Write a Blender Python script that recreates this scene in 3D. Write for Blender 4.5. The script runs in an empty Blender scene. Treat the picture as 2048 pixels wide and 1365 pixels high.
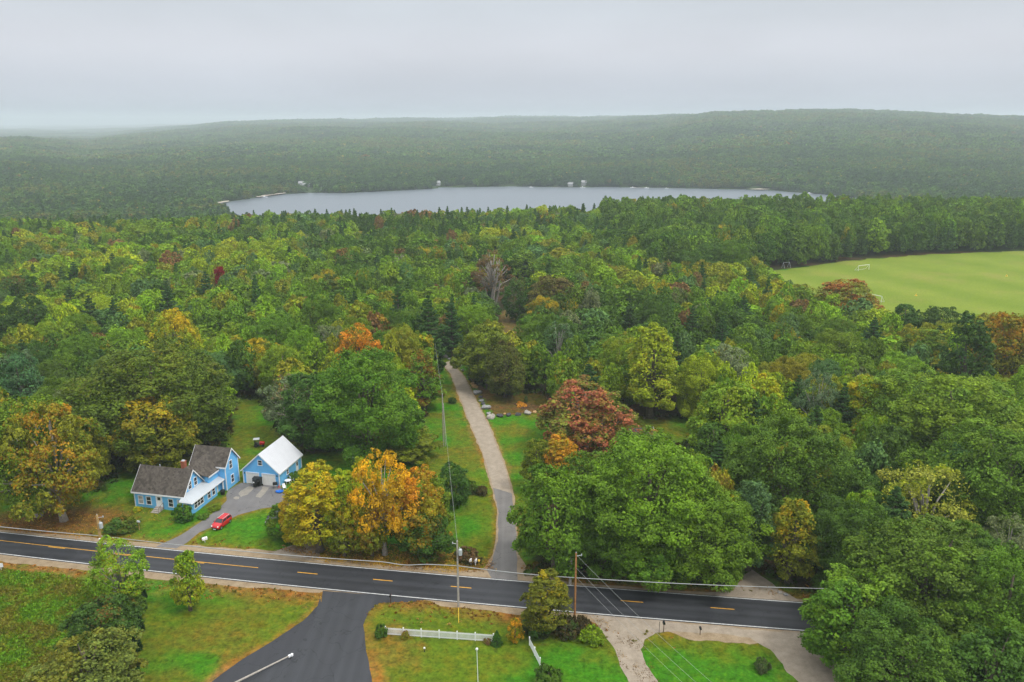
import bpy, math, random
import numpy as np
from mathutils import Vector, Matrix

R_ = np.random.RandomState
random.seed(7)
C = bpy.context.scene.collection
SC = bpy.context.scene

# ------------------------------------------------------------------ camera numbers (used to survey the ground)
CAM_H, FPX, PITCH = 68.0, 1600.0, math.radians(15.4)
CP, SP = math.cos(PITCH), math.sin(PITCH)


def G(px, py, z=0.0):
    """ground point (x, y) at height z that the survey pixel stands on"""
    x = (px - 1024) / FPX
    y = -(py - 682.5) / FPX
    d = (x, CP + y * SP, -SP + y * CP)
    t = (z - CAM_H) / d[2]
    return Vector((d[0] * t, d[1] * t, z))


def proj(x, y, z):
    dz = z - CAM_H
    f = y * CP - dz * SP
    u = y * SP + dz * CP
    return 1024 + FPX * x / f, 682.5 - FPX * u / f


def depth(x, y, z):
    return y * CP - (z - CAM_H) * SP


# ------------------------------------------------------------------ noise
def _hash(ix, iy, s):
    n = (ix * 374761393 + iy * 668265263 + s * 974711) & 0x7FFFFFFF
    n = ((n ^ (n >> 13)) * 1274126177) & 0x7FFFFFFF
    return ((n ^ (n >> 16)) & 0xFFFF) / 65535.0


def vnoise(x, y, s=0):
    x = np.asarray(x, float)
    y = np.asarray(y, float)
    ix = np.floor(x).astype(np.int64)
    iy = np.floor(y).astype(np.int64)
    fx = x - ix
    fy = y - iy
    fx = fx * fx * (3 - 2 * fx)
    fy = fy * fy * (3 - 2 * fy)
    a = _hash(ix, iy, s)
    b = _hash(ix + 1, iy, s)
    c = _hash(ix, iy + 1, s)
    d = _hash(ix + 1, iy + 1, s)
    return (a * (1 - fx) + b * fx) * (1 - fy) + (c * (1 - fx) + d * fx) * fy


def fbm(x, y, s=0, o=4):
    v = 0.0
    a = 0.5
    t = 0.0
    for i in range(o):
        v = v + a * vnoise(x * 2 ** i, y * 2 ** i, s + i * 17)
        t += a
        a *= 0.55
    return v / t


def sstep(a, b, x):
    t = np.clip((np.asarray(x, float) - a) / (b - a), 0, 1)
    return t * t * (3 - 2 * t)


def inpoly(x, y, poly):
    x = np.asarray(x, float)
    y = np.asarray(y, float)
    r = np.zeros(x.shape, bool)
    n = len(poly)
    for i in range(n):
        x0, y0 = poly[i][0], poly[i][1]
        x1, y1 = poly[(i + 1) % n][0], poly[(i + 1) % n][1]
        if y0 == y1:
            continue
        c = (y0 > y) != (y1 > y)
        r ^= c & (x < (x1 - x0) * (y - y0) / (y1 - y0) + x0)
    return r


def dpoly(x, y, line, closed=False):
    """distance to a polyline"""
    x = np.asarray(x, float)
    y = np.asarray(y, float)
    best = np.full(x.shape, 1e9)
    m = len(line) if closed else len(line) - 1
    for i in range(m):
        ax, ay = line[i][0], line[i][1]
        bx, by = line[(i + 1) % len(line)][0], line[(i + 1) % len(line)][1]
        vx, vy = bx - ax, by - ay
        L = vx * vx + vy * vy + 1e-9
        t = np.clip(((x - ax) * vx + (y - ay) * vy) / L, 0, 1)
        best = np.minimum(best, np.hypot(x - ax - t * vx, y - ay - t * vy))
    return best


# ------------------------------------------------------------------ materials
def mat(name, col=(0.5, 0.5, 0.5), rough=0.8, metal=0.0, spec=0.3, var=0.12, scale=3.0, bump=0.0, bscale=20.0):
    m = bpy.data.materials.new(name)
    m.use_nodes = True
    nt = m.node_tree
    b = nt.nodes['Principled BSDF']
    b.inputs['Roughness'].default_value = rough
    b.inputs['Metallic'].default_value = metal
    b.inputs['Specular IOR Level'].default_value = spec
    tc = nt.nodes.new('ShaderNodeTexCoord')
    n = nt.nodes.new('ShaderNodeTexNoise')
    n.inputs['Scale'].default_value = scale
    n.inputs['Detail'].default_value = 6
    nt.links.new(tc.outputs['Object'], n.inputs['Vector'])
    r = nt.nodes.new('ShaderNodeValToRGB')
    lo = [c * (1 - var) for c in col]
    hi = [min(1, c * (1 + var)) for c in col]
    r.color_ramp.elements[0].position = 0.3
    r.color_ramp.elements[1].position = 0.7
    r.color_ramp.elements[0].color = (*lo, 1)
    r.color_ramp.elements[1].color = (*hi, 1)
    nt.links.new(n.outputs['Fac'], r.inputs['Fac'])
    nt.links.new(r.outputs['Color'], b.inputs['Base Color'])
    if bump:
        n2 = nt.nodes.new('ShaderNodeTexNoise')
        n2.inputs['Scale'].default_value = bscale
        n2.inputs['Detail'].default_value = 5
        nt.links.new(tc.outputs['Object'], n2.inputs['Vector'])
        bp = nt.nodes.new('ShaderNodeBump')
        bp.inputs['Strength'].default_value = bump
        bp.inputs['Distance'].default_value = 0.1
        nt.links.new(n2.outputs['Fac'], bp.inputs['Height'])
        nt.links.new(bp.outputs['Normal'], b.inputs['Normal'])
    return m


def N(nt, t, **kw):
    n = nt.nodes.new(t)
    for k, v in kw.items():
        setattr(n, k, v)
    return n


def vmath(nt, op, a, b=None, s=None):
    n = nt.nodes.new('ShaderNodeVectorMath')
    n.operation = op
    for i, v in enumerate((a, b)):
        if v is None:
            continue
        if hasattr(v, 'links'):
            nt.links.new(v, n.inputs[i])
        else:
            n.inputs[i].default_value = v
    if s is not None:
        if hasattr(s, 'links'):
            nt.links.new(s, n.inputs['Scale'])
        else:
            n.inputs['Scale'].default_value = s
    return n.outputs[0]


def fmath(nt, op, a, b=0.0, clamp=False):
    n = nt.nodes.new('ShaderNodeMath')
    n.operation = op
    n.use_clamp = clamp
    for i, v in enumerate((a, b)):
        if hasattr(v, 'links'):
            nt.links.new(v, n.inputs[i])
        else:
            n.inputs[i].default_value = v
    return n.outputs[0]


def mixcol(nt, f, a, b, kind='MIX'):
    n = nt.nodes.new('ShaderNodeMix')
    n.data_type = 'RGBA'
    n.blend_type = kind
    for v, sock in ((f, n.inputs[0]), (a, n.inputs[6]), (b, n.inputs[7])):
        if hasattr(v, 'links'):
            nt.links.new(v, sock)
        else:
            sock.default_value = v if not isinstance(v, (tuple, list)) or len(v) == 4 else (*v, 1)
    return n.outputs[2]


def leaf_material(name='foliage', tl=0.22):
    """leaf colour = the tree's own colour (tcol), some limbs turned to tcol2 (share tamt), leaf and limb variation"""
    m = bpy.data.materials.new(name)
    m.use_nodes = True
    nt = m.node_tree
    b = nt.nodes['Principled BSDF']
    a1 = N(nt, 'ShaderNodeAttribute', attribute_type='INSTANCER', attribute_name='tcol')
    a2 = N(nt, 'ShaderNodeAttribute', attribute_type='INSTANCER', attribute_name='tcol2')
    a3 = N(nt, 'ShaderNodeAttribute', attribute_type='INSTANCER', attribute_name='tamt')
    lf = N(nt, 'ShaderNodeAttribute', attribute_type='GEOMETRY', attribute_name='leaf')
    sx = N(nt, 'ShaderNodeSeparateColor')
    nt.links.new(lf.outputs['Color'], sx.inputs[0])
    leaf, lobe, hgt = sx.outputs[0], sx.outputs[1], sx.outputs[2]
    # share of turned limbs: mostly a limb's own draw, turning starts at the outer and upper limbs
    d = fmath(nt, 'ADD', fmath(nt, 'MULTIPLY', lobe, 0.52), fmath(nt, 'MULTIPLY', fmath(nt, 'SUBTRACT', 1.0, hgt), 0.22))
    d = fmath(nt, 'ADD', d, fmath(nt, 'MULTIPLY', leaf, 0.34))
    f = fmath(nt, 'MULTIPLY', fmath(nt, 'SUBTRACT', a3.outputs['Fac'], d), 3.2)
    f = fmath(nt, 'ADD', f, 0.5, True)
    col = mixcol(nt, f, a1.outputs['Vector'], a2.outputs['Vector'])
    # limb to limb and leaf to leaf lightness
    lob2 = fmath(nt, 'FRACT', fmath(nt, 'MULTIPLY', lobe, 7.31))
    k = fmath(nt, 'ADD', fmath(nt, 'MULTIPLY', lob2, 0.55), fmath(nt, 'MULTIPLY', leaf, 0.75))
    k = fmath(nt, 'ADD', k, 0.45)
    col = vmath(nt, 'SCALE', col, s=k)
    # a few leaves go yellowish
    col = mixcol(nt, fmath(nt, 'MULTIPLY', fmath(nt, 'GREATER_THAN', leaf, 0.8), 0.35), col, vmath(nt, 'MULTIPLY', col, (1.45, 1.2, 0.7)))
    nt.links.new(col, b.inputs['Base Color'])
    b.inputs['Roughness'].default_value = 0.55
    b.inputs['Specular IOR Level'].default_value = 0.1
    tr = N(nt, 'ShaderNodeBsdfTranslucent')
    nt.links.new(vmath(nt, 'MULTIPLY', col, (1.25, 1.35, 0.6)), tr.inputs[0])
    mx = N(nt, 'ShaderNodeMixShader')
    mx.inputs[0].default_value = tl
    nt.links.new(b.outputs[0], mx.inputs[1])
    nt.links.new(tr.outputs[0], mx.inputs[2])
    nt.links.new(mx.outputs[0], nt.nodes['Material Output'].inputs[0])
    return m


M = {}
M['leaf'] = leaf_material()
M['bark'] = mat('bark', (0.13, 0.105, 0.08), 0.9, var=0.35, scale=6, bump=0.6)
M['bark_pale'] = mat('bark_pale', (0.34, 0.31, 0.27), 0.9, var=0.3, scale=5, bump=0.5)
M['white'] = mat('white_paint', (0.8, 0.81, 0.82), 0.55, var=0.04)
M['trim'] = mat('white_trim', (0.78, 0.8, 0.82), 0.6, var=0.05)
M['glass'] = mat('window_glass', (0.025, 0.03, 0.035), 0.08, spec=0.6, var=0.5, scale=1.5)
M['curtain'] = mat('window_curtain', (0.4, 0.4, 0.38), 0.25, spec=0.6, var=0.35, scale=1.7)
M['brick'] = mat('chimney_brick', (0.34, 0.11, 0.06), 0.9, var=0.3, scale=9, bump=0.4)
M['door_white'] = mat('garage_door', (0.74, 0.73, 0.69), 0.6, var=0.05)
M['wood_grey'] = mat('weathered_wood', (0.34, 0.31, 0.27), 0.9, var=0.25, scale=4)
M['wood_brown'] = mat('pole_wood', (0.36, 0.17, 0.065), 0.9, var=0.25, scale=4)
M['wood_tan'] = mat('pole_wood_tan', (0.42, 0.27, 0.11), 0.9, var=0.25, scale=4)
M['wood_dark'] = mat('dark_pole_wood', (0.09, 0.05, 0.03), 0.9, var=0.3, scale=4)
M['galv'] = mat('galvanised_grey', (0.5, 0.53, 0.55), 0.45, metal=0.2, var=0.1)
M['cable'] = mat('cable_grey', (0.33, 0.34, 0.34), 0.6, var=0.1)
M['black'] = mat('black_plastic', (0.012, 0.015, 0.014), 0.45, spec=0.4, var=0.3)
M['tyre'] = mat('tyre_rubber', (0.012, 0.012, 0.012), 0.85, var=0.2)
M['rim'] = mat('rim_metal', (0.5, 0.5, 0.52), 0.35, metal=0.8, var=0.1)
M['red'] = mat('red_car_paint', (0.5, 0.012, 0.018), 0.22, spec=0.6, var=0.05)
M['darkgreen'] = mat('dark_car_paint', (0.018, 0.024, 0.022), 0.2, spec=0.7, var=0.1)
M['silver'] = mat('silver_car_paint', (0.5, 0.51, 0.52), 0.25, metal=0.3, spec=0.6, var=0.05)
M['lamp'] = mat('lamp_lens', (0.75, 0.75, 0.72), 0.15, spec=0.7, var=0.05)
M['yellow'] = mat('yellow_plastic', (0.75, 0.5, 0.05), 0.5, var=0.1)
M['blue'] = mat('blue_plastic', (0.01, 0.13, 0.5), 0.4, var=0.1)
M['rock'] = mat('grey_rock', (0.27, 0.27, 0.27), 0.9, var=0.35, scale=2.5, bump=0.6, bscale=5)
M['rock_pale'] = mat('pale_rock', (0.36, 0.335, 0.295), 0.9, var=0.3, scale=2.5, bump=0.6, bscale=5)
M['rock_tan'] = mat('tan_rock', (0.45, 0.29, 0.13), 0.9, var=0.35, scale=2.5, bump=0.6, bscale=5)
M['rock_dark'] = mat('dark_rock', (0.07, 0.07, 0.08), 0.9, var=0.35, scale=2.5, bump=0.6, bscale=5)
M['red_plastic'] = mat('red_plastic', (0.5, 0.05, 0.03), 0.5)
M['flower'] = mat('orange_flowers', (0.62, 0.28, 0.02), 0.8, var=0.5, scale=9)
M['roof_dark'] = mat('dark_roof', (0.05, 0.05, 0.055), 0.85, var=0.25)
M['cottage_hazed'] = mat('cottage_siding', (0.36, 0.36, 0.35), 0.8, var=0.2)  # white lake cottages' walls, haze put into the colour as a darker grey
M['cottage_roof'] = mat('cottage_roof', (0.3, 0.31, 0.31), 0.7, var=0.2)
M['sand'] = mat('beach_sand', (0.45, 0.4, 0.33), 0.9, var=0.15)


def siding():
    m = mat('blue_clapboard', (0.17, 0.54, 0.96), 0.6, var=0.07, scale=0.8)
    nt = m.node_tree
    b = nt.nodes['Principled BSDF']
    tc = N(nt, 'ShaderNodeTexCoord')
    w = N(nt, 'ShaderNodeTexWave', wave_type='BANDS', bands_direction='Z', wave_profile='SAW')
    w.inputs['Scale'].default_value = 1.35
    nt.links.new(tc.outputs['Object'], w.inputs['Vector'])
    bp = N(nt, 'ShaderNodeBump')
    bp.inputs['Strength'].default_value = 0.7
    bp.inputs['Distance'].default_value = 0.05
    nt.links.new(w.outputs['Fac'], bp.inputs['Height'])
    nt.links.new(bp.outputs['Normal'], b.inputs['Normal'])
    return m


def shingles():
    m = bpy.data.materials.new('roof_shingles')
    m.use_nodes = True
    nt = m.node_tree
    b = nt.nodes['Principled BSDF']
    b.inputs['Roughness'].default_value = 0.95
    b.inputs['Specular IOR Level'].default_value = 0.15
    tc = N(nt, 'ShaderNodeTexCoord')
    v = N(nt, 'ShaderNodeTexVoronoi')
    v.inputs['Scale'].default_value = 2.6
    nt.links.new(tc.outputs['Object'], v.inputs['Vector'])
    n = N(nt, 'ShaderNodeTexNoise')
    n.inputs['Scale'].default_value = 1.2
    n.inputs['Detail'].default_value = 8
    n.inputs['Roughness'].default_value = 0.7
    nt.links.new(tc.outputs['Object'], n.inputs['Vector'])
    r = N(nt, 'ShaderNodeValToRGB')
    r.color_ramp.elements[0].position = 0.25
    r.color_ramp.elements[1].position = 0.8
    r.color_ramp.elements[0].color = (0.055, 0.048, 0.042, 1)
    r.color_ramp.elements[1].color = (0.135, 0.118, 0.10, 1)
    sx = N(nt, 'ShaderNodeSeparateColor')
    nt.links.new(v.outputs['Color'], sx.inputs[0])
    f = fmath(nt, 'ADD', fmath(nt, 'MULTIPLY', sx.outputs[0], 0.4), fmath(nt, 'MULTIPLY', n.outputs['Fac'], 0.6))
    nt.links.new(f, r.inputs['Fac'])
    nt.links.new(r.outputs['Color'], b.inputs['Base Color'])
    w = N(nt, 'ShaderNodeTexWave', wave_type='BANDS', bands_direction='Z', wave_profile='SAW')
    w.inputs['Scale'].default_value = 2.2
    nt.links.new(tc.outputs['Object'], w.inputs['Vector'])
    bp = N(nt, 'ShaderNodeBump')
    bp.inputs['Strength'].default_value = 0.5
    bp.inputs['Distance'].default_value = 0.04
    nt.links.new(w.outputs['Fac'], bp.inputs['Height'])
    nt.links.new(bp.outputs['Normal'], b.inputs['Normal'])
    return m


def metal_roof(name, axis, col=(0.62, 0.64, 0.68)):
    m = mat(name, col, 0.4, metal=0.0, spec=0.4, var=0.05, scale=0.6)
    nt = m.node_tree
    b = nt.nodes['Principled BSDF']
    tc = N(nt, 'ShaderNodeTexCoord')
    w = N(nt, 'ShaderNodeTexWave', wave_type='BANDS', bands_direction=axis, wave_profile='SIN')
    w.inputs['Scale'].default_value = 0.8
    nt.links.new(tc.outputs['Object'], w.inputs['Vector'])
    r = N(nt, 'ShaderNodeValToRGB')
    r.color_ramp.elements[0].position = 0.9
    r.color_ramp.elements[1].position = 1.0
    nt.links.new(w.outputs['Fac'], r.inputs['Fac'])
    bp = N(nt, 'ShaderNodeBump')
    bp.inputs['Strength'].default_value = 0.6
    bp.inputs['Distance'].default_value = 0.05
    nt.links.new(r.outputs['Color'], bp.inputs['Height'])
    nt.links.new(bp.outputs['Normal'], b.inputs['Normal'])
    return m


M['siding'] = siding()
M['shingle'] = shingles()
M['metal_roof'] = metal_roof('white_metal_roof', 'Y')


def ground_material():
    """albedo from the mesh's own survey colours (grass, dry grass, litter), broken up by grass-sized noise"""
    m = bpy.data.materials.new('grass_and_soil')
    m.use_nodes = True
    nt = m.node_tree
    b = nt.nodes['Principled BSDF']
    b.inputs['Roughness'].default_value = 0.95
    b.inputs['Specular IOR Level'].default_value = 0.08
    a = N(nt, 'ShaderNodeAttribute', attribute_type='GEOMETRY', attribute_name='col')
    tc = N(nt, 'ShaderNodeTexCoord')
    n = N(nt, 'ShaderNodeTexNoise')
    n.inputs['Scale'].default_value = 2.2
    n.inputs['Detail'].default_value = 8
    n.inputs['Roughness'].default_value = 0.72
    nt.links.new(tc.outputs['Object'], n.inputs['Vector'])
    n2 = N(nt, 'ShaderNodeTexNoise')
    n2.inputs['Scale'].default_value = 0.55
    n2.inputs['Detail'].default_value = 6
    n2.inputs['Roughness'].default_value = 0.65
    nt.links.new(tc.outputs['Object'], n2.inputs['Vector'])
    k = fmath(nt, 'ADD', fmath(nt, 'MULTIPLY', n.outputs['Fac'], 1.8), 0.1)
    n3 = N(nt, 'ShaderNodeTexNoise')
    n3.inputs['Scale'].default_value = 0.9
    n3.inputs['Detail'].default_value = 7
    n3.inputs['Roughness'].default_value = 0.7
    n3.inputs['Distortion'].default_value = 0.6
    nt.links.new(tc.outputs['Object'], n3.inputs['Vector'])
    k = fmath(nt, 'ADD', k, fmath(nt, 'MULTIPLY', fmath(nt, 'SUBTRACT', n3.outputs['Fac'], 0.5), 2.2))
    k = fmath(nt, 'MAXIMUM', k, 0.25)
    col = vmath(nt, 'SCALE', a.outputs['Vector'], s=k)
    r = N(nt, 'ShaderNodeValToRGB')
    r.color_ramp.elements[0].position = 0.46
    r.color_ramp.elements[1].position = 0.62
    nt.links.new(n2.outputs['Fac'], r.inputs['Fac'])
    col = mixcol(nt, fmath(nt, 'MULTIPLY', r.outputs['Color'], 0.7), col, vmath(nt, 'MULTIPLY', col, (1.6, 0.98, 0.95)))
    nt.links.new(col, b.inputs['Base Color'])
    bp = N(nt, 'ShaderNodeBump')
    bp.inputs['Strength'].default_value = 0.8
    bp.inputs['Distance'].default_value = 0.25
    nt.links.new(n.outputs['Fac'], bp.inputs['Height'])
    nt.links.new(bp.outputs['Normal'], b.inputs['Normal'])
    return m


def asphalt(name, base, streak=0.25, rough=0.55, spec=0.35, crack=True):
    m = bpy.data.materials.new(name)
    m.use_nodes = True
    nt = m.node_tree
    b = nt.nodes['Principled BSDF']
    b.inputs['Specular IOR Level'].default_value = spec
    tc = N(nt, 'ShaderNodeTexCoord')
    uv = N(nt, 'ShaderNodeUVMap')
    n = N(nt, 'ShaderNodeTexNoise')
    n.inputs['Scale'].default_value = 9
    n.inputs['Detail'].default_value = 8
    nt.links.new(tc.outputs['Object'], n.inputs['Vector'])
    mp = N(nt, 'ShaderNodeMapping')
    mp.inputs['Scale'].default_value = (0.025, 1.1, 1)
    nt.links.new(uv.outputs['UV'], mp.inputs['Vector'])
    n2 = N(nt, 'ShaderNodeTexNoise')
    n2.inputs['Scale'].default_value = 1.0
    n2.inputs['Detail'].default_value = 4
    nt.links.new(mp.outputs[0], n2.inputs['Vector'])
    n3 = N(nt, 'ShaderNodeTexNoise')
    n3.inputs['Scale'].default_value = 0.35
    n3.inputs['Detail'].default_value = 6
    nt.links.new(tc.outputs['Object'], n3.inputs['Vector'])
    k = fmath(nt, 'ADD', fmath(nt, 'MULTIPLY', fmath(nt, 'SUBTRACT', n.outputs['Fac'], 0.5), 0.5), 1.0)
    k = fmath(nt, 'ADD', k, fmath(nt, 'MULTIPLY', fmath(nt, 'SUBTRACT', n2.outputs['Fac'], 0.5), streak * 4))
    k = fmath(nt, 'ADD', k, fmath(nt, 'MULTIPLY', fmath(nt, 'SUBTRACT', n3.outputs['Fac'], 0.5), 0.6))
    # wheel tracks and fine cracks
    sv = N(nt, 'ShaderNodeSeparateXYZ')
    nt.links.new(uv.outputs['UV'], sv.inputs[0])
    tr = fmath(nt, 'COSINE', fmath(nt, 'MULTIPLY', fmath(nt, 'SUBTRACT', sv.outputs[1], 105.2), 3.6))
    k = fmath(nt, 'ADD', k, fmath(nt, 'MULTIPLY', fmath(nt, 'MULTIPLY', tr, n2.outputs['Fac']), streak * 0.9))
    vo = N(nt, 'ShaderNodeTexVoronoi', feature='DISTANCE_TO_EDGE')
    vo.inputs['Scale'].default_value = 0.16
    wv = N(nt, 'ShaderNodeTexNoise')
    wv.inputs['Scale'].default_value = 0.5
    nt.links.new(tc.outputs['Object'], wv.inputs['Vector'])
    nt.links.new(vmath(nt, 'ADD', tc.outputs['Object'], vmath(nt, 'SCALE', wv.outputs['Color'], s=3.0)), vo.inputs['Vector'])
    ck = fmath(nt, 'LESS_THAN', vo.outputs['Distance'], 0.006)
    k = fmath(nt, 'SUBTRACT', k, fmath(nt, 'MULTIPLY', fmath(nt, 'MULTIPLY', ck, n3.outputs['Fac']), 0.7))
    k = fmath(nt, 'MAXIMUM', k, 0.3)
    col = vmath(nt, 'SCALE', base, s=k)
    nt.links.new(col, b.inputs['Base Color'])
    rr = fmath(nt, 'ADD', fmath(nt, 'MULTIPLY', fmath(nt, 'SUBTRACT', n3.outputs['Fac'], 0.5), 0.5), rough)
    nt.links.new(rr, b.inputs['Roughness'])
    bp = N(nt, 'ShaderNodeBump')
    bp.inputs['Strength'].default_value = 0.2
    bp.inputs['Distance'].default_value = 0.02
    nt.links.new(n.outputs['Fac'], bp.inputs['Height'])
    nt.links.new(bp.outputs['Normal'], b.inputs['Normal'])
    return m


def gravel_material(name, a, c, rough=0.95):
    m = bpy.data.materials.new(name)
    m.use_nodes = True
    nt = m.node_tree
    b = nt.nodes['Principled BSDF']
    b.inputs['Roughness'].default_value = rough
    b.inputs['Specular IOR Level'].default_value = 0.15
    tc = N(nt, 'ShaderNodeTexCoord')
    n = N(nt, 'ShaderNodeTexNoise')
    n.inputs['Scale'].default_value = 0.7
    n.inputs['Detail'].default_value = 10
    n.inputs['Roughness'].default_value = 0.75
    nt.links.new(tc.outputs['Object'], n.inputs['Vector'])
    v = N(nt, 'ShaderNodeTexVoronoi')
    v.inputs['Scale'].default_value = 16
    nt.links.new(tc.outputs['Object'], v.inputs['Vector'])
    sx = N(nt, 'ShaderNodeSeparateColor')
    nt.links.new(v.outputs['Color'], sx.inputs[0])
    r = N(nt, 'ShaderNodeValToRGB')
    r.color_ramp.elements[0].position = 0.3
    r.color_ramp.elements[1].position = 0.7
    r.color_ramp.elements[0].color = (*a, 1)
    r.color_ramp.elements[1].color = (*c, 1)
    f = fmath(nt, 'ADD', fmath(nt, 'MULTIPLY', n.outputs['Fac'], 0.9), fmath(nt, 'MULTIPLY', sx.outputs[0], 0.1))
    nt.links.new(f, r.inputs['Fac'])
    nt.links.new(r.outputs['Color'], b.inputs['Base Color'])
    bp = N(nt, 'ShaderNodeBump')
    bp.inputs['Strength'].default_value = 0.5
    bp.inputs['Distance'].default_value = 0.05
    nt.links.new(v.outputs['Distance'], bp.inputs['Height'])
    nt.links.new(bp.outputs['Normal'], b.inputs['Normal'])
    return m


M['ground'] = ground_material()
M['road'] = asphalt('road_asphalt', (0.029, 0.031, 0.036), 0.3, 0.62, 0.4)
M['side_road'] = asphalt('side_road_asphalt', (0.042, 0.045, 0.051), 0.12, 0.7, 0.3)
M['side_road_new'] = asphalt('side_road_new_asphalt', (0.036, 0.038, 0.044), 0.06, 0.68, 0.3)
M['drive'] = asphalt('driveway_asphalt', (0.16, 0.156, 0.155), 0.05, 0.9, 0.15)
M['lane'] = asphalt('lane_asphalt', (0.165, 0.158, 0.15), 0.12, 0.9, 0.15)
M['concrete'] = gravel_material('worn_concrete', (0.2, 0.19, 0.17), (0.34, 0.31, 0.26))
M['gravel'] = gravel_material('pale_gravel', (0.2, 0.145, 0.085), (0.38, 0.30, 0.20))
M['gravel_grey'] = gravel_material('grey_gravel', (0.225, 0.185, 0.138), (0.39, 0.335, 0.265))
M['line_white'] = mat('road_paint_white', (0.62, 0.63, 0.62), 0.7, var=0.25, scale=2.5)
M['line_yellow'] = mat('road_paint_yellow', (0.62, 0.32, 0.03), 0.7, var=0.25, scale=2.5)


# ------------------------------------------------------------------ mesh building
class MB:
    def __init__(s):
        s.v = []
        s.f = []

    def quad(s, *p):
        i = len(s.v)
        s.v += [tuple(q) for q in p]
        s.f.append(tuple(range(i, i + len(p))))
        return s

    def box(s, c, d, rz=0.0, rx=0.0):
        i = len(s.v)
        mt = Matrix.Translation(c) @ Matrix.Rotation(rz, 4, 'Z') @ Matrix.Rotation(rx, 4, 'X')
        for x in (-1, 1):
            for y in (-1, 1):
                for z in (-1, 1):
                    s.v.append(tuple(mt @ Vector((x * d[0] / 2, y * d[1] / 2, z * d[2] / 2))))
        for f in ((0, 1, 3, 2), (4, 6, 7, 5), (0, 4, 5, 1), (2, 3, 7, 6), (0, 2, 6, 4), (1, 5, 7, 3)):
            s.f.append(tuple(i + k for k in f))
        return s

    def span(s, a, b):
        return s.box([(a[k] + b[k]) / 2 for k in range(3)], [abs(b[k] - a[k]) for k in range(3)])

    def tube(s, pts, rad, n=8, cap=True):
        pts = [Vector(p) for p in pts]
        if not hasattr(rad, '__len__'):
            rad = [rad] * len(pts)
        i0 = len(s.v)
        ref = Vector((0.13, 0.97, 0.2)).normalized()
        for k, p in enumerate(pts):
            t = (pts[min(k + 1, len(pts) - 1)] - pts[max(k - 1, 0)]).normalized()
            a = t.cross(ref)
            if a.length < 0.1:
                a = t.cross(Vector((1, 0, 0)))
            a.normalize()
            b = t.cross(a)
            for j in range(n):
                an = 2 * math.pi * j / n
                s.v.append(tuple(p + (a * math.cos(an) + b * math.sin(an)) * rad[k]))
        for k in range(len(pts) - 1):
            for j in range(n):
                s.f.append((i0 + k * n + j, i0 + k * n + (j + 1) % n, i0 + (k + 1) * n + (j + 1) % n, i0 + (k + 1) * n + j))
        if cap:
            s.f.append(tuple(i0 + j for j in range(n - 1, -1, -1)))
            e = i0 + (len(pts) - 1) * n
            s.f.append(tuple(e + j for j in range(n)))
        return s

    def lathe(s, c, prof, n=14):
        """prof: (radius, z)"""
        i0 = len(s.v)
        for r, z in prof:
            for j in range(n):
                a = 2 * math.pi * j / n
                s.v.append((c[0] + r * math.cos(a), c[1] + r * math.sin(a), c[2] + z))
        for k in range(len(prof) - 1):
            for j in range(n):
                s.f.append((i0 + k * n + j, i0 + k * n + (j + 1) % n, i0 + (k + 1) * n + (j + 1) % n, i0 + (k + 1) * n + j))
        s.f.append(tuple(i0 + j for j in range(n - 1, -1, -1)))
        e = i0 + (len(prof) - 1) * n
        s.f.append(tuple(e + j for j in range(n)))
        return s

    def prism(s, poly, z0, z1):
        i = len(s.v)
        n = len(poly)
        s.v += [(p[0], p[1], z0) for p in poly] + [(p[0], p[1], z1) for p in poly]
        s.f.append(tuple(i + j for j in range(n - 1, -1, -1)))
        s.f.append(tuple(i + n + j for j in range(n)))
        for j in range(n):
            s.f.append((i + j, i + (j + 1) % n, i + n + (j + 1) % n, i + n + j))
        return s

    def loft(s, secs):
        """closed rings with the same count, capped"""
        i0 = len(s.v)
        n = len(secs[0])
        for r in secs:
            s.v += [tuple(p) for p in r]
        for k in range(len(secs) - 1):
            for j in range(n):
                s.f.append((i0 + k * n + j, i0 + k * n + (j + 1) % n, i0 + (k + 1) * n + (j + 1) % n, i0 + (k + 1) * n + j))
        s.f.append(tuple(i0 + j for j in range(n - 1, -1, -1)))
        e = i0 + (len(secs) - 1) * n
        s.f.append(tuple(e + j for j in range(n)))
        return s

    def build(s, name, m, parent=None, smooth=False):
        me = bpy.data.meshes.new(name)
        me.from_pydata(s.v, [], s.f)
        me.validate()
        me.materials.append(M[m] if isinstance(m, str) else m)
        if smooth:
            me.polygons.foreach_set('use_smooth', [True] * len(me.polygons))
            try:
                me.set_sharp_from_angle(angle=math.radians(40))
            except Exception:
                pass
        me.update()
        o = bpy.data.objects.new(name, me)
        C.objects.link(o)
        if parent is not None:
            o.parent = parent
        return o


def tag(o, label=None, cat=None, group=None, kind=None):
    if label:
        o['label'] = label
    if cat:
        o['category'] = cat
    if group:
        o['group'] = group
    if kind:
        o['kind'] = kind
    return o


def empty(name, loc, rz=0.0, label=None, cat=None, group=None):
    o = bpy.data.objects.new(name, None)
    o.empty_display_size = 0.5
    C.objects.link(o)
    o.location = loc
    o.rotation_euler = (0, 0, rz)
    return tag(o, label, cat, group)


def uvmesh(o, uvs):
    me = o.data
    ul = me.uv_layers.new(name='UVMap')
    for lp in me.loops:
        ul.data[lp.index].uv = uvs[lp.vertex_index]


# ------------------------------------------------------------------ surveyed lines
def road_up(x):
    return 108.45 - 0.148 * x + 0.00026 * x * x


def road_lo(x):
    return 101.7 - 0.152 * x + 0.0003 * x * x


def road_mid(x):
    return 105.5 - 0.150 * x + 0.00028 * x * x


XR = [-260 + 4 * i for i in range(131)]

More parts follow.
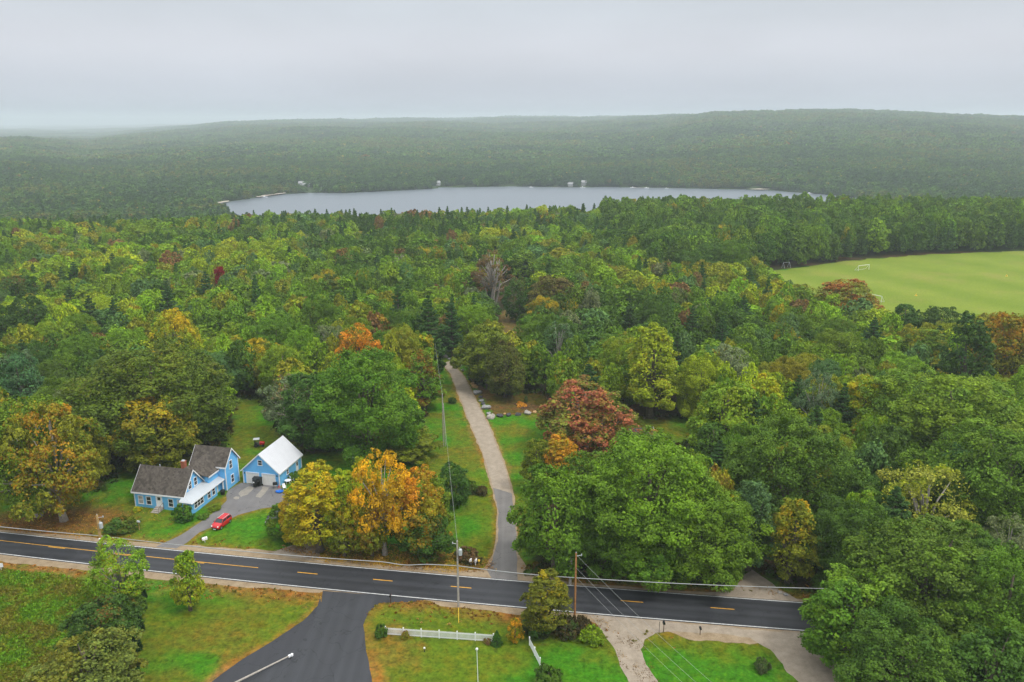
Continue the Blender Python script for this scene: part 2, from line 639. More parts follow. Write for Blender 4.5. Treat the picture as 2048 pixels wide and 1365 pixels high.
FOREST_PX = [(-420, 985), (0, 990), (215, 985), (250, 932), (300, 925), (440, 905), (462, 880), (478, 800), (515, 800), (560, 875), (600, 912), (660, 905), (820, 908), (850, 845),
             (868, 775), (878, 722), (893, 705), (928, 710), (938, 762), (1000, 792), (1085, 790), (1120, 850), (1250, 840), (1380, 840), (1400, 880), (1270, 895), (1150, 890),
             (1085, 950), (1060, 1010), (1052, 1060), (1056, 1150), (1200, 1163), (1400, 1175), (1470, 1180), (1500, 1140), (1545, 1160), (1600, 1188), (1800, 1210), (2500, 1260)]
FOREST = [tuple(G(*p)[:2]) for p in FOREST_PX] + [(600, 150), (1000, 700), (-1000, 700), (-600, 150)]
FIELD_PX = [(1470, 546), (1560, 540), (1700, 522), (1850, 510), (2048, 503), (2400, 490), (2400, 690), (2048, 680), (1860, 680), (1700, 640), (1560, 585), (1510, 560)]
FIELD = [tuple(G(*p)[:2]) for p in FIELD_PX]
CLEAR = [tuple(G(*p)[:2]) for p in [(975, 672), (1005, 622), (1078, 624), (1090, 655), (1045, 680), (1000, 684)]]
SIDE_PX = [(646, 1182), (642.5, 1204), (608, 1241), (547, 1282), (478.5, 1323), (424, 1364), (250, 1480), (20, 1640), (560, 1720), (720, 1500), (757, 1400), (744, 1364), (732, 1296), (727, 1251), (737, 1224), (759, 1206), (797, 1205), (830, 1204), (858, 1199)]
SIDE = [tuple(G(*p)[:2]) for p in SIDE_PX]
LANE_L = [(974, 1140), (985, 1120), (996, 1075), (996.6, 1020), (986, 976), (968, 913), (938.5, 842), (915, 782), (903.6, 751), (886, 727)]
LANE_R = [(1036, 1163), (1034, 1130), (1033, 1095), (1031, 1043), (1023.5, 988), (1009.6, 933), (978, 853.6), (950, 798), (930.5, 758.7), (900, 722)]
LANE = [tuple(G(*p)[:2]) for p in LANE_L] + [tuple(G(*p)[:2]) for p in reversed(LANE_R)]
DRIVE_PX = [(312, 1094), (361, 1071.5), (410.5, 1038.7), (440, 1016), (453.5, 1001.8), (452, 990), (455.6, 981), (483, 966), (560, 972.5), (575, 993.6), (600, 1010), (590, 1022), (550, 1014), (523, 1018), (476, 1030.5), (435, 1051), (400, 1065), (373.6, 1086), (352, 1098)]
DRIVE = [tuple(G(*p)[:2]) for p in DRIVE_PX]
FAR_SHORE = [(432, 412), (436, 407), (500, 398), (560, 390), (620, 386), (700, 385), (800, 381), (868, 378), (882, 374), (1000, 374), (1200, 375), (1400, 377), (1520, 380), (1640, 388), (1720, 398)]
LZ = -35.0
SHORE = [tuple(G(p[0], p[1], LZ)[:2]) for p in FAR_SHORE]
_l = SHORE + [(SHORE[-1][0] * 0.86, 800), (300, 760), (0, 760), (-250, 790), (SHORE[0][0] * 0.98, SHORE[0][1] - 40)]
LAKE = []
for _i in range(len(_l)):
    _a, _b = Vector(_l[_i]), Vector(_l[(_i + 1) % len(_l)])
    _m = max(1, int((_b - _a).length / 22))
    for _j in range(_m):
        _p = _a.lerp(_b, _j / _m)
        _k = len(LAKE)
        LAKE.append((_p.x + 10 * (float(vnoise(_k * 0.7, 1.5, 71)) - 0.5), _p.y + 30 * (float(vnoise(_k * 0.45, 9.5, 72)) - 0.5)))


def terrain(x, y):
    """height of the land: flat near, falling to the lake, rising to wooded hills beyond"""
    x = np.asarray(x, float)
    y = np.asarray(y, float)
    D = np.maximum(y, 1.0)
    px = 1024 + FPX * x / (D * CP + 60)
    crest = np.interp(px, [-200, 350, 600, 1000, 1300, 1600, 2200], [430, 430, 455, 480, 520, 560, 600])
    z = -40.0 * sstep(0, 1, (D - crest) / 330.0)
    dsh = np.interp(px, [-300, 0, 430, 560, 700, 870, 1000, 1400, 1640, 1800, 2300], [900, 900, 1040, 1150, 1190, 1230, 1275, 1255, 1180, 1120, 1080])
    dr = np.interp(px, [-300, 190, 340, 1000, 1200, 1420, 2300], [2600, 2650, 6300, 7200, 6600, 3950, 3500])
    zr = np.interp(px, [-300, 0, 70, 190, 340, 450, 600, 900, 1200, 1300, 1400, 1550, 1660, 1800, 1900, 2048, 2400], [-6, -5, -4, -27, 6, 40, 68, 75, 84, 86, 90, 98, 104, 92, 82, 70, 56])
    zb = np.interp(px, [-300, 190, 340, 600, 1200, 1350, 1560, 2400], [-32, -32, 0, 50, 55, 45, -10, -10])
    t = (D - dsh) / (dr - dsh)
    rise = np.clip(t, 0, 1)
    rise = 1 - (1 - rise) ** 1.5
    zh = LZ - 1 + 2.5 * sstep(0, 0.02, t) + (zr - LZ - 1) * rise
    bump = (fbm(x / 420.0, y / 420.0, 5, 4) - 0.5) * (34 + D / 200.0) * sstep(0.03, 0.4, t) * (1 - 0.4 * sstep(0.8, 1.2, t))
    zh = zh + bump
    # beyond the ridge: a plateau that climbs slowly; on the right the ground drops behind the ridge
    zh = np.where(t > 1, zh + (zb - zr) * sstep(0, 1, (D - dr) / 1500.0), zh)
    z = np.where(D > dsh, zh, z)
    # lake basin
    ins = inpoly(x, y, LAKE)
    dl = dpoly(x, y, LAKE, True)
    z = np.where(ins, np.minimum(z, LZ - 0.3 - np.minimum(dl * 0.05, 4)), np.where((D > 700) & (D < dsh + 300), np.maximum(z, LZ + 0.6 + np.minimum(dl * 0.02, 2)), z))
    return z


# ------------------------------------------------------------------ ground sheet
def build_ground():
    ys = [40.0]
    while ys[-1] < 70:
        ys.append(ys[-1] + 3)
    while ys[-1] < 17500:
        ys.append(ys[-1] * 1.0058)
    ys = np.array(ys)
    inner = np.linspace(-1, 1, 361)
    outer = 1 + np.array([0.02, 0.05, 0.1, 0.16, 0.24, 0.34, 0.46, 0.6, 0.8, 1.0])
    s = np.concatenate([-outer[::-1], inner, outer])
    ncol = len(s)
    hw = 0.80 * ys + 12
    X = s[None, :] * hw[:, None]
    Y = np.repeat(ys[:, None], ncol, 1)
    # behind the camera the same sheet goes on coarsely
    Xb = np.array([[-1, 1]] * 2)
    Z = terrain(X, Y)
    x, y, z = X.ravel(), Y.ravel(), Z.ravel()
    lush = np.array([0.042, 0.165, 0.007])
    mid = np.array([0.085, 0.142, 0.008])
    olive = np.array([0.115, 0.118, 0.012])
    dry = np.array([0.205, 0.112, 0.022])
    litter = np.array([0.05, 0.034, 0.015])
    woods = np.array([0.03, 0.034, 0.012])
    n1 = fbm(x / 14.0, y / 14.0, 1, 5)
    n2 = fbm(x / 5.0, y / 5.0, 2, 4)
    n3 = fbm(x / 30.0, y / 30.0, 3, 3)
    col = mid + (lush - mid) * sstep(0.42, 0.62, n1)[:, None]
    col = col + (olive - col) * (0.8 * sstep(0.48, 0.7, 0.5 * n2 + 0.5 * n3))[:, None]
    # the rough meadow in the near corner
    mead = inpoly(x, y, [tuple(G(*p)[:2]) for p in [(-300, 1120), (0, 1132), (200, 1170), (290, 1190), (275, 1300), (240, 1480), (-400, 1480)]])
    ms = fbm((x + 0.6 * y) / 3.0, (y - 0.3 * x) / 9.0, 8, 4)
    mcol = olive * 0.95 + (lush * 0.9 - olive * 0.95) * sstep(0.42, 0.68, ms)[:, None]
    mcol = mcol + (np.array([0.10, 0.095, 0.018]) - mcol) * (0.4 * sstep(0.5, 0.7, fbm(x / 4, y / 2.2, 12, 4)))[:, None]
    col = np.where(mead[:, None], mcol, col)
    # dry verge along the road
    du = y - road_up(x)
    dl = road_lo(x) - y
    w = 2.5 + 6.0 * fbm(x / 9.0, y / 9.0, 21, 3)
    vl = sstep(1.0, 0.25, dl / w) * (dl > -1)
    w2 = 1.5 + 5.0 * fbm(x / 8.0, y / 8.0, 22, 3)
    vu = sstep(1.0, 0.3, du / w2) * (du > -1)
    ds = dpoly(x, y, SIDE[:6]) 
    ds2 = dpoly(x, y, SIDE[8:])
    vs = sstep(1.0, 0.2, np.minimum(ds * 1.3, ds2) / (1.0 + 2.6 * n2)) * (y < road_lo(x) + 2)
    dln = np.minimum(dpoly(x, y, [tuple(G(*p)[:2]) for p in LANE_L]), dpoly(x, y, [tuple(G(*p)[:2]) for p in LANE_R]))
    vla = 0.75 * sstep(1.0, 0.2, dln / (0.7 + 1.3 * n2))
    ddr = dpoly(x, y, DRIVE, True)
    vd = 0.5 * sstep(1.0, 0.2, ddr / (0.4 + 1.0 * n2))
    v = np.clip(np.maximum.reduce([vl, 0.85 * vu, 0.9 * vs, vla, vd]), 0, 1)
    v = v * (0.55 + 0.45 * sstep(0.3, 0.55, n2))
    dn = fbm(x / 1.5, y / 1.5, 40, 3)
    drycol = dry[None, :] * (0.65 + 0.7 * dn[:, None]) + (np.array([0.2, 0.15, 0.06]) - dry)[None, :] * (0.5 * sstep(0.5, 0.7, n1))[:, None]
    # dry patches scattered in the lawns
    v = np.maximum(v, 0.45 * sstep(0.585, 0.72, fbm(x / 8.0, y / 6.0, 33, 4)) * (y < 108))
    col = col + (drycol - col) * v[:, None]
    # leaf litter under the two turning maples and along the far verge
    mp = G(110, 1040)
    dm = np.hypot((x - mp[0]) / 16.0, (y - mp[1]) / 7.0)
    lm = sstep(1.15, 0.4, dm + 0.5 * (n2 - 0.5))
    col = col + (np.array([0.17, 0.09, 0.025])[None, :] * (0.7 + 0.6 * dn[:, None]) - col) * (0.85 * lm)[:, None]
    # yard behind the boulders is thinner grass
    yd = inpoly(x, y, [tuple(G(*p)[:2]) for p in [(940, 755), (1000, 785), (1090, 785), (1095, 825), (1000, 832), (985, 828)]])
    col = np.where(yd[:, None], olive * 0.62 + (np.array([0.12, 0.075, 0.03]) - olive * 0.62) * sstep(0.45, 0.65, n1)[:, None], col)
    cl = inpoly(x, y, CLEAR)
    col = np.where(cl[:, None], np.array([0.12, 0.10, 0.03]) * (0.8 + 0.4 * n2[:, None]), col)
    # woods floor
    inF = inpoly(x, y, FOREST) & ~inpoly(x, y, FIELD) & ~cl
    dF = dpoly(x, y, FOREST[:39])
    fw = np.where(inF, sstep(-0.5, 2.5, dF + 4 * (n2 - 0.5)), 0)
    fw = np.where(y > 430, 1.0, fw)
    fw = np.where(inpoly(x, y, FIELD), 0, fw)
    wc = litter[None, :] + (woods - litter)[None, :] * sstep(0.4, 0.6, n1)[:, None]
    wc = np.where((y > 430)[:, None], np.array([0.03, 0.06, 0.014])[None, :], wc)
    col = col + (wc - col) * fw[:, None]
    # big trees below the road on the right: leaf mould under them
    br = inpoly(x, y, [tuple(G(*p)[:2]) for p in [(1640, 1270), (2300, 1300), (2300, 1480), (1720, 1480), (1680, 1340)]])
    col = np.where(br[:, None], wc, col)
    nr = len(ys)
    idx = np.arange(nr * ncol).reshape(nr, ncol)
    f = np.stack([idx[:-1, :-1], idx[:-1, 1:], idx[1:, 1:], idx[1:, :-1]], -1).reshape(-1, 4)
    # coarse skirt behind the camera so that the sheet reaches past it
    me = bpy.data.meshes.new('ground')
    vb = np.stack([x, y, z], 1)
    nv = len(vb)
    x0 = X[0]
    extra = np.stack([x0, np.full(ncol, -60.0), np.zeros(ncol)], 1)
    vb = np.vstack([vb, extra])
    ei = np.arange(nv, nv + ncol)
    fe = np.stack([ei[:-1], ei[1:], idx[0, 1:], idx[0, :-1]], -1)
    f = np.vstack([f, fe])
    col = np.vstack([col, np.repeat(mid[None, :], ncol, 0)])
    me.vertices.add(len(vb))
    me.vertices.foreach_set('co', vb.ravel())
    me.loops.add(f.size)
    me.loops.foreach_set('vertex_index', f.ravel())
    me.polygons.add(len(f))
    me.polygons.foreach_set('loop_start', np.arange(0, f.size, 4))
    me.update(calc_edges=True)
    a = me.attributes.new('col', 'FLOAT_VECTOR', 'POINT')
    a.data.foreach_set('vector', col.astype(np.float32).ravel())
    me.materials.append(M['ground'])
    me.polygons.foreach_set('use_smooth', np.ones(len(f), bool))
    o = bpy.data.objects.new('ground', me)
    C.objects.link(o)
    tag(o, kind='structure')


build_ground()


def ragged(poly, step=0.7, amp=0.25, seed=1, keep=()):
    out = []
    n = len(poly)
    k = 0
    for i in range(n):
        a = Vector(poly[i][:2])
        b = Vector(poly[(i + 1) % n][:2])
        L = (b - a).length
        m = max(1, int(L / step))
        d = (b - a).normalized() if L > 0 else Vector((1, 0))
        nn = Vector((-d.y, d.x))
        for j in range(m):
            p = a + (b - a) * (j / m)
            k += 1
            if i not in keep:
                p = p + nn * (amp * 2 * (float(vnoise(k * 0.37, 3.3, seed)) - 0.5) + amp * (float(vnoise(k * 1.1, 8.3, seed)) - 0.5))
            out.append((p.x, p.y))
    return out


def sheet(name, poly, z, m):
    """a flat sheet over an outline (triangulated so that it may be concave)"""
    from mathutils.geometry import tessellate_polygon
    v = [Vector((p[0], p[1], z)) for p in poly]
    tris = tessellate_polygon([v])
    me = bpy.data.meshes.new(name)
    fixed = []
    for t in tris:
        a, b, c = (v[i] for i in t)
        fixed.append(tuple(t) if (b - a).cross(c - a).z > 0 else tuple(reversed(t)))
    me.from_pydata([tuple(p) for p in v], [], fixed)
    me.materials.append(M[m])
    ul = me.uv_layers.new(name='UVMap')
    for lp in me.loops:
        p = v[lp.vertex_index]
        ul.data[lp.index].uv = (p.y, p.x)
    o = bpy.data.objects.new(name, me)
    C.objects.link(o)
    return tag(o, kind='structure')


def strip(name, f0, f1, xs, z, m):
    """a strip between two lines y = f0(x), y = f1(x), with the road's own running coordinates"""
    vs, fs, uv = [], [], []
    for i, x in enumerate(xs):
        a, b = f0(x), f1(x)
        vs += [(x, a, z), (x, b, z)]
        uv += [(x, a + 0.15 * x), (x, b + 0.15 * x)]
        if i:
            k = 2 * i
            fs.append((k - 2, k, k + 1, k - 1))
    me = bpy.data.meshes.new(name)
    me.from_pydata(vs, [], fs)
    me.materials.append(M[m])
    o = bpy.data.objects.new(name, me)
    C.objects.link(o)
    uvmesh(o, uv)
    return tag(o, kind='structure')


# gravel shoulders with ragged outer edges
xs = [-200 + 0.8 * i for i in range(501)]


def wn(x, s, a, b, sc=6.0):
    return a + (b - a) * float(fbm(x / sc, s * 3.7, s, 4))


def lo_w(x):
    base = 1.0
    px = proj(x, road_lo(x), 0)[0]
    base = np.interp(px, [-500, 0, 400, 640, 650, 860, 880, 1000, 1180, 1260, 1600, 1700], [0.9, 1.6, 1.9, 1.0, 0.2, 0.2, 1.3, 1.5, 2.2, 3.3, 3.4, 3.0])
    return float(base) * (0.45 + 1.1 * float(fbm(x / 5.0, 1.7, 50, 4)))


def up_w(x):
    px = proj(x, road_up(x), 0)[0]
    base = np.interp(px, [-500, 0, 250, 330, 420, 560, 640, 900, 1060, 1150, 1400, 1500, 1650], [0.5, 0.8, 1.2, 1.8, 1.8, 2.2, 1.2, 2.0, 2.6, 0.6, 0.8, 1.8, 0.6])
    return float(base) * (0.45 + 1.1 * float(fbm(x / 4.0, 5.7, 51, 4)))


strip('near_shoulder', lambda x: road_lo(x) - 0.2 - lo_w(x), lambda x: road_lo(x) + 0.5, xs, 0.010, 'gravel')
strip('far_shoulder', lambda x: road_up(x) - 0.5, lambda x: road_up(x) + 0.2 + up_w(x), xs, 0.010, 'gravel')
gp = lambda px: [tuple(G(*p)[:2]) for p in px]
sheet('side_road', ragged(SIDE, 0.6, 0.08, 3), 0.016, 'side_road')
sheet('side_road_patch', ragged(gp([(640, 1196), (625, 1250), (600, 1290), (545, 1335), (500, 1364), (440, 1430), (330, 1430), (424, 1364), (478.5, 1323), (547, 1282), (608, 1241), (642, 1206)]), 0.8, 0.04, 4), 0.022, 'side_road_new')
sheet('gravel_driveway', ragged(gp([(1165, 1224), (1215, 1232), (1400, 1250), (1600, 1266), (1680, 1275), (1640, 1295), (1690, 1340), (1760, 1400), (1640, 1400), (1575, 1345), (1540, 1300), (1500, 1275), (1400, 1266), (1310, 1264), (1288, 1280), (1283, 1300), (1292, 1330), (1320, 1380), (1350, 1440), (1290, 1440), (1255, 1364), (1232, 1310), (1222, 1285), (1206, 1262), (1190, 1245)]), 0.7, 0.3, 6), 0.016, 'gravel_grey')
sheet('gravel_turnout', ragged(gp([(540, 1107), (580, 1093), (608, 1080), (630, 1092), (640, 1112), (650, 1124), (600, 1119)]), 0.6, 0.3, 7), 0.018, 'gravel_grey')
sheet('dirt_track', ragged(gp([(1400, 1190), (1470, 1175), (1485, 1150), (1505, 1138), (1522, 1150), (1560, 1180), (1600, 1203), (1500, 1198)]), 0.6, 0.3, 8), 0.018, 'gravel_grey')
lane_up = [tuple(G(*p)[:2]) for p in LANE_L]
lane_dn = [tuple(G(*p)[:2]) for p in LANE_R]
wide = [(p[0] - 0.3, p[1]) for p in lane_up] + [(p[0] + 0.35, p[1]) for p in reversed(lane_dn)]
sheet('lane_edge_gravel', ragged(wide, 0.7, 0.18, 9), 0.014, 'gravel')
sheet('lane_mouth', ragged(gp([(945, 1150), (968, 1135), (985, 1110), (1040, 1110), (1062, 1150), (1090, 1168), (1040, 1166), (980, 1158)]), 0.5, 0.25, 19), 0.018, 'gravel')
sheet('gravel_lane', ragged(lane_up[4:] + lane_dn[::-1][:-4], 0.7, 0.1, 10), 0.022, 'gravel_grey')
sheet('paved_lane', ragged(lane_up[:5] + lane_dn[::-1][-5:] + gp([(985, 1157)]), 0.7, 0.12, 11), 0.026, 'lane')
sheet('house_driveway', ragged(DRIVE, 0.6, 0.10, 12), 0.020, 'drive')
sheet('concrete_patch', ragged(gp([(478, 985), (500, 972), (508, 976), (496, 990), (480, 995)]), 0.4, 0.15, 13), 0.026, 'concrete')
sheet('concrete_patch', ragged(gp([(512, 994), (526, 974), (538, 975), (528, 990), (520, 996)]), 0.4, 0.15, 14), 0.026, 'concrete')
sheet('concrete_patch', ragged(gp([(466, 997), (472, 993), (480, 994), (478, 999), (470, 1000)]), 0.4, 0.12, 15), 0.026, 'concrete')
strip('road', lambda x: road_lo(x) - 0.28, lambda x: road_up(x) + 0.22, XR, 0.034, 'road')
strip('road_edge_line', lambda x: road_lo(x) - 0.07, lambda x: road_lo(x) + 0.08, XR, 0.040, 'line_white')
strip('road_edge_line', lambda x: road_up(x) - 0.07, lambda x: road_up(x) + 0.07, XR, 0.040, 'line_white')
dx = [(596, 636), (747, 786), (902, 943), (1063, 1106), (1241, 1286), (1421, 1469), (1608, 1657), (1803, 1853)]
for a, b in dx:
    xa, xb = G(a, 1170).x * 1.0, 0
    py = lambda p: 1143 + (p - 596) * 0.0884
    xa, xb = G(a, py(a)).x, G(b, py(b)).x
    strip('road_centre_dash', lambda x: road_mid(x) - 0.09, lambda x: road_mid(x) + 0.09, [xa, (xa + xb) / 2, xb], 0.040, 'line_yellow')
xe = G(516, 1137).x
strip('road_centre_line', lambda x: road_mid(x) + 0.10, lambda x: road_mid(x) + 0.24, [x for x in XR if x < xe] + [xe], 0.040, 'line_yellow')
for k in range(8):
    x1 = xe - 9.0 - 12.3 * k
    strip('road_centre_dash', lambda x: road_mid(x) - 0.16, lambda x: road_mid(x) - 0.01, [x1 - 3.1, x1 - 1.5, x1], 0.040, 'line_yellow')


# sports field with mown bands
def field_material():
    m = bpy.data.materials.new('mown_field_grass')
    m.use_nodes = True
    nt = m.node_tree
    b = nt.nodes['Principled BSDF']
    b.inputs['Roughness'].default_value = 0.95
    b.inputs['Specular IOR Level'].default_value = 0.05
    tc = N(nt, 'ShaderNodeTexCoord')
    mp = N(nt, 'ShaderNodeMapping')
    mp.inputs['Rotation'].default_value = (0, 0, math.radians(-20))
    nt.links.new(tc.outputs['Object'], mp.inputs['Vector'])
    w = N(nt, 'ShaderNodeTexWave', wave_type='BANDS', bands_direction='X', wave_profile='SIN')
    w.inputs['Scale'].default_value = 0.009
    w.inputs['Distortion'].default_value = 2.5
    w.inputs['Detail'].default_value = 2
    w.inputs['Detail Scale'].default_value = 0.6
    nt.links.new(mp.outputs[0], w.inputs['Vector'])
    n = N(nt, 'ShaderNodeTexNoise')
    n.inputs['Scale'].default_value = 0.06
    n.inputs['Detail'].default_value = 8
    n.inputs['Roughness'].default_value = 0.7
    nt.links.new(tc.outputs['Object'], n.inputs['Vector'])
    n2 = N(nt, 'ShaderNodeTexNoise')
    n2.inputs['Scale'].default_value = 1.5
    n2.inputs['Detail'].default_value = 6
    nt.links.new(tc.outputs['Object'], n2.inputs['Vector'])
    f = fmath(nt, 'ADD', fmath(nt, 'MULTIPLY', w.outputs['Fac'], 0.22), fmath(nt, 'MULTIPLY', n.outputs['Fac'], 0.8))
    r = N(nt, 'ShaderNodeValToRGB')
    r.color_ramp.elements[0].position = 0.25
    r.color_ramp.elements[1].position = 0.75
    r.color_ramp.elements[0].color = (0.12, 0.185, 0.018, 1)
    r.color_ramp.elements[1].color = (0.19, 0.24, 0.034, 1)
    nt.links.new(f, r.inputs['Fac'])
    k = fmath(nt, 'ADD', fmath(nt, 'MULTIPLY', n2.outputs['Fac'], 0.9), 0.55)
    n4 = N(nt, 'ShaderNodeTexNoise')
    n4.inputs['Scale'].default_value = 0.035
    n4.inputs['Detail'].default_value = 7
    n4.inputs['Roughness'].default_value = 0.7
    nt.links.new(tc.outputs['Object'], n4.inputs['Vector'])
    wr = N(nt, 'ShaderNodeValToRGB')
    wr.color_ramp.elements[0].position = 0.52
    wr.color_ramp.elements[1].position = 0.75
    nt.links.new(n4.outputs['Fac'], wr.inputs['Fac'])
    fc = mixcol(nt, fmath(nt, 'MULTIPLY', wr.outputs['Color'], 0.6), r.outputs['Color'], (0.24, 0.20, 0.06))
    nt.links.new(vmath(nt, 'SCALE', fc, s=k), b.inputs['Base Color'])
    return m


M['field'] = field_material()
sheet('field', ragged(FIELD, 2.5, 2.4, 30), 0.02, 'field')


# lake
def water_material():
    m = bpy.data.materials.new('lake_water')
    m.use_nodes = True
    nt = m.node_tree
    b = nt.nodes['Principled BSDF']
    b.inputs['Base Color'].default_value = (0.125, 0.15, 0.175, 1)
    b.inputs['Roughness'].default_value = 0.34
    b.inputs['IOR'].default_value = 1.33
    tc = N(nt, 'ShaderNodeTexCoord')
    n = N(nt, 'ShaderNodeTexNoise')
    n.inputs['Scale'].default_value = 0.25
    n.inputs['Detail'].default_value = 5
    nt.links.new(tc.outputs['Object'], n.inputs['Vector'])
    n2 = N(nt, 'ShaderNodeTexNoise')
    n2.inputs['Scale'].default_value = 0.012
    n2.inputs['Detail'].default_value = 4
    nt.links.new(tc.outputs['Object'], n2.inputs['Vector'])
    bp = N(nt, 'ShaderNodeBump')
    bp.inputs['Distance'].default_value = 1.6
    nt.links.new(fmath(nt, 'MULTIPLY', n2.outputs['Fac'], 0.25), bp.inputs['Strength'])
    nt.links.new(n.outputs['Fac'], bp.inputs['Height'])
    nt.links.new(bp.outputs['Normal'], b.inputs['Normal'])
    return m


M['water'] = water_material()
cx0, cy0 = 0, 1000
sheet('lake', [(cx0 + (p[0] - cx0) * 1.03, cy0 + (p[1] - cy0) * 1.03) for p in LAKE], LZ, 'water')


# ------------------------------------------------------------------ tree meshes
def leaf_mesh(name, P, Nn, S, attr, rs, asp=1.5):
    """one small four-sided leaf clump per row: position, facing, size"""
    n = len(P)
    Nn = Nn / (np.linalg.norm(Nn, axis=1, keepdims=True) + 1e-9)
    t = rs.normal(size=(n, 3))
    t -= Nn * (t * Nn).sum(1, keepdims=True)
    t /= np.linalg.norm(t, axis=1, keepdims=True) + 1e-9
    bt = np.cross(Nn, t)
    a = S[:, None] * asp * 0.5
    c = S[:, None] * 0.5
    k = rs.uniform(0.6, 1.2, (4, n, 1))
    drop = Nn * S[:, None] * 0.18
    v = np.stack([P + t * a * k[0] - drop, P + bt * c * k[1], P - t * a * k[2] - drop, P - bt * c * k[3]], 1).reshape(-1, 3)
    me = bpy.data.meshes.new(name)
    me.vertices.add(4 * n)
    me.vertices.foreach_set('co', v.astype(np.float32).ravel())
    me.loops.add(4 * n)
    me.loops.foreach_set('vertex_index', np.arange(4 * n))
    me.polygons.add(n)
    me.polygons.foreach_set('loop_start', np.arange(0, 4 * n, 4))
    me.update(calc_edges=True)
    at = me.attributes.new('leaf', 'FLOAT_COLOR', 'POINT')
    c4 = np.repeat(np.concatenate([attr, np.ones((n, 1))], 1), 4, 0)
    at.data.foreach_set('color', c4.astype(np.float32).ravel())
    me.materials.append(M['leaf'])
    return me


def sph(rs, n):
    d = rs.normal(size=(n, 3))
    return d / np.linalg.norm(d, axis=1, keepdims=True)


def broadleaf_pts(seed, R, H, cb, nl, nleaf, ls, shape='round', rag=1.0, fill=0.3):
    rs = R_(seed)
    z0 = cb * H
    hc = H - z0
    ph = rs.uniform(0, 6.28, 4)
    if shape == 'round':
        prof = lambda t: np.where(t > 0.38, np.sqrt(np.maximum(0, 1 - ((t - 0.38) / 0.62) ** 2)), 0.62 + 0.38 * np.sin(np.clip(t / 0.38, 0, 1) * 1.57))
    elif shape == 'tall':
        prof = lambda t: np.where(t > 0.3, np.sqrt(np.maximum(0, 1 - ((t - 0.3) / 0.71) ** 2)) * (1 - 0.18 * t), 0.55 + 0.45 * np.sin(np.clip(t / 0.3, 0, 1) * 1.57))
    else:  # broad
        prof = lambda t: np.where(t > 0.45, np.sqrt(np.maximum(0, 1 - ((t - 0.45) / 0.56) ** 2)), 0.7 + 0.3 * np.sin(np.clip(t / 0.45, 0, 1) * 1.57))
    L, Rl, U = [], [], []
    i = 0
    while len(L) < nl and i < nl * 8:
        i += 1
        t = rs.uniform(0.02, 0.97)
        if rs.uniform() > 0.25 + 0.75 * prof(np.array(t)):
            continue
        a = i * 2.39996 + rs.normal() * 0.35
        env = R * prof(np.array(t)) * (1 + rag * (0.13 * math.sin(2 * a + ph[0]) + 0.11 * math.sin(3 * a + ph[1] + 3 * t) + 0.08 * math.sin(5 * a + ph[2] + 7 * t)))
        rho = R * rs.uniform(0.15, 0.35) * (1.0 - 0.25 * t)
        rr = max(0.0, env - rho * 0.55) * (rs.uniform(0.78, 1.16) if rs.uniform() < 0.8 else rs.uniform(0.3, 0.8))
        c = np.array([rr * math.cos(a), rr * math.sin(a), z0 + hc * t * 0.97 - rho * 0.35])
        if L:
            dd = np.min(np.linalg.norm(np.array(L) - c, axis=1))
            if dd < rho * 0.75 and rs.uniform() < 0.85:
                continue
        L.append(c)
        Rl.append(rho)
        U.append(rs.uniform())
    L = np.array(L)
    Rl = np.array(Rl)
    cc = np.array([0, 0, z0 + hc * 0.3])
    w = Rl ** 2
    cnt = np.maximum(8, (nleaf * w / w.sum()).astype(int))
    P, Nn, A = [], [], []
    for c, rho, u, n in zip(L, Rl, U, cnt):
        out = c - cc
        out /= np.linalg.norm(out) + 1e-6
        ns = 13
        sub = sph(rs, ns * 5)
        sub = sub[(sub @ out > -0.35) & (sub[:, 2] > -0.6)][:ns]
        k = rs.randint(0, len(sub), n)
        d = sub[k] + rs.normal(size=(n, 3)) * 0.22
        d /= np.linalg.norm(d, axis=1, keepdims=True)
        rad = rho * (0.58 + 0.45 * rs.uniform(size=n) ** 0.6) * (0.78 + 0.42 * ((k * 0.618) % 1.0))
        p = c + d * rad[:, None] * np.array([1, 1, 0.78])
        P.append(p)
        Nn.append(d * 0.7 + np.array([0, 0, 0.55]) + rs.normal(size=(n, 3)) * 0.45)
        t = np.clip((p[:, 2] - z0) / hc, 0, 1)
        A.append(np.stack([rs.uniform(size=n), np.full(n, u) * 0.85 + 0.15 * ((k * 0.37) % 1.0), t], 1))
    # loose leaves that knit the limbs into one outline
    n = int(nleaf * fill)
    t = rs.uniform(0.03, 0.93, n)
    a = rs.uniform(0, 6.283, n)
    env = R * prof(t) * (1 + rag * (0.13 * np.sin(2 * a + ph[0]) + 0.11 * np.sin(3 * a + ph[1] + 3 * t) + 0.08 * np.sin(5 * a + ph[2] + 7 * t)))
    rr = env * (0.62 + 0.30 * rs.uniform(size=n)) 
    p = np.stack([rr * np.cos(a), rr * np.sin(a), z0 + hc * t * 0.95], 1)
    P.append(p)
    Nn.append(np.stack([np.cos(a) * 0.6, np.sin(a) * 0.6, np.full(n, 0.7)], 1) + rs.normal(size=(n, 3)) * 0.5)
    j = np.argmin(((p[:, None, :] - L[None]) ** 2).sum(2), 1)
    A.append(np.stack([rs.uniform(size=n), np.array(U)[j] * 0.85 + 0.07, t], 1))
    P = np.vstack(P)
    P[:, 2] = np.maximum(P[:, 2], 0.25)
    Nn = np.vstack(Nn)
    A = np.vstack(A)
    S = ls * rs.uniform(0.4, 1.55, len(P))
    return P, Nn, S, A, L, Rl, rs


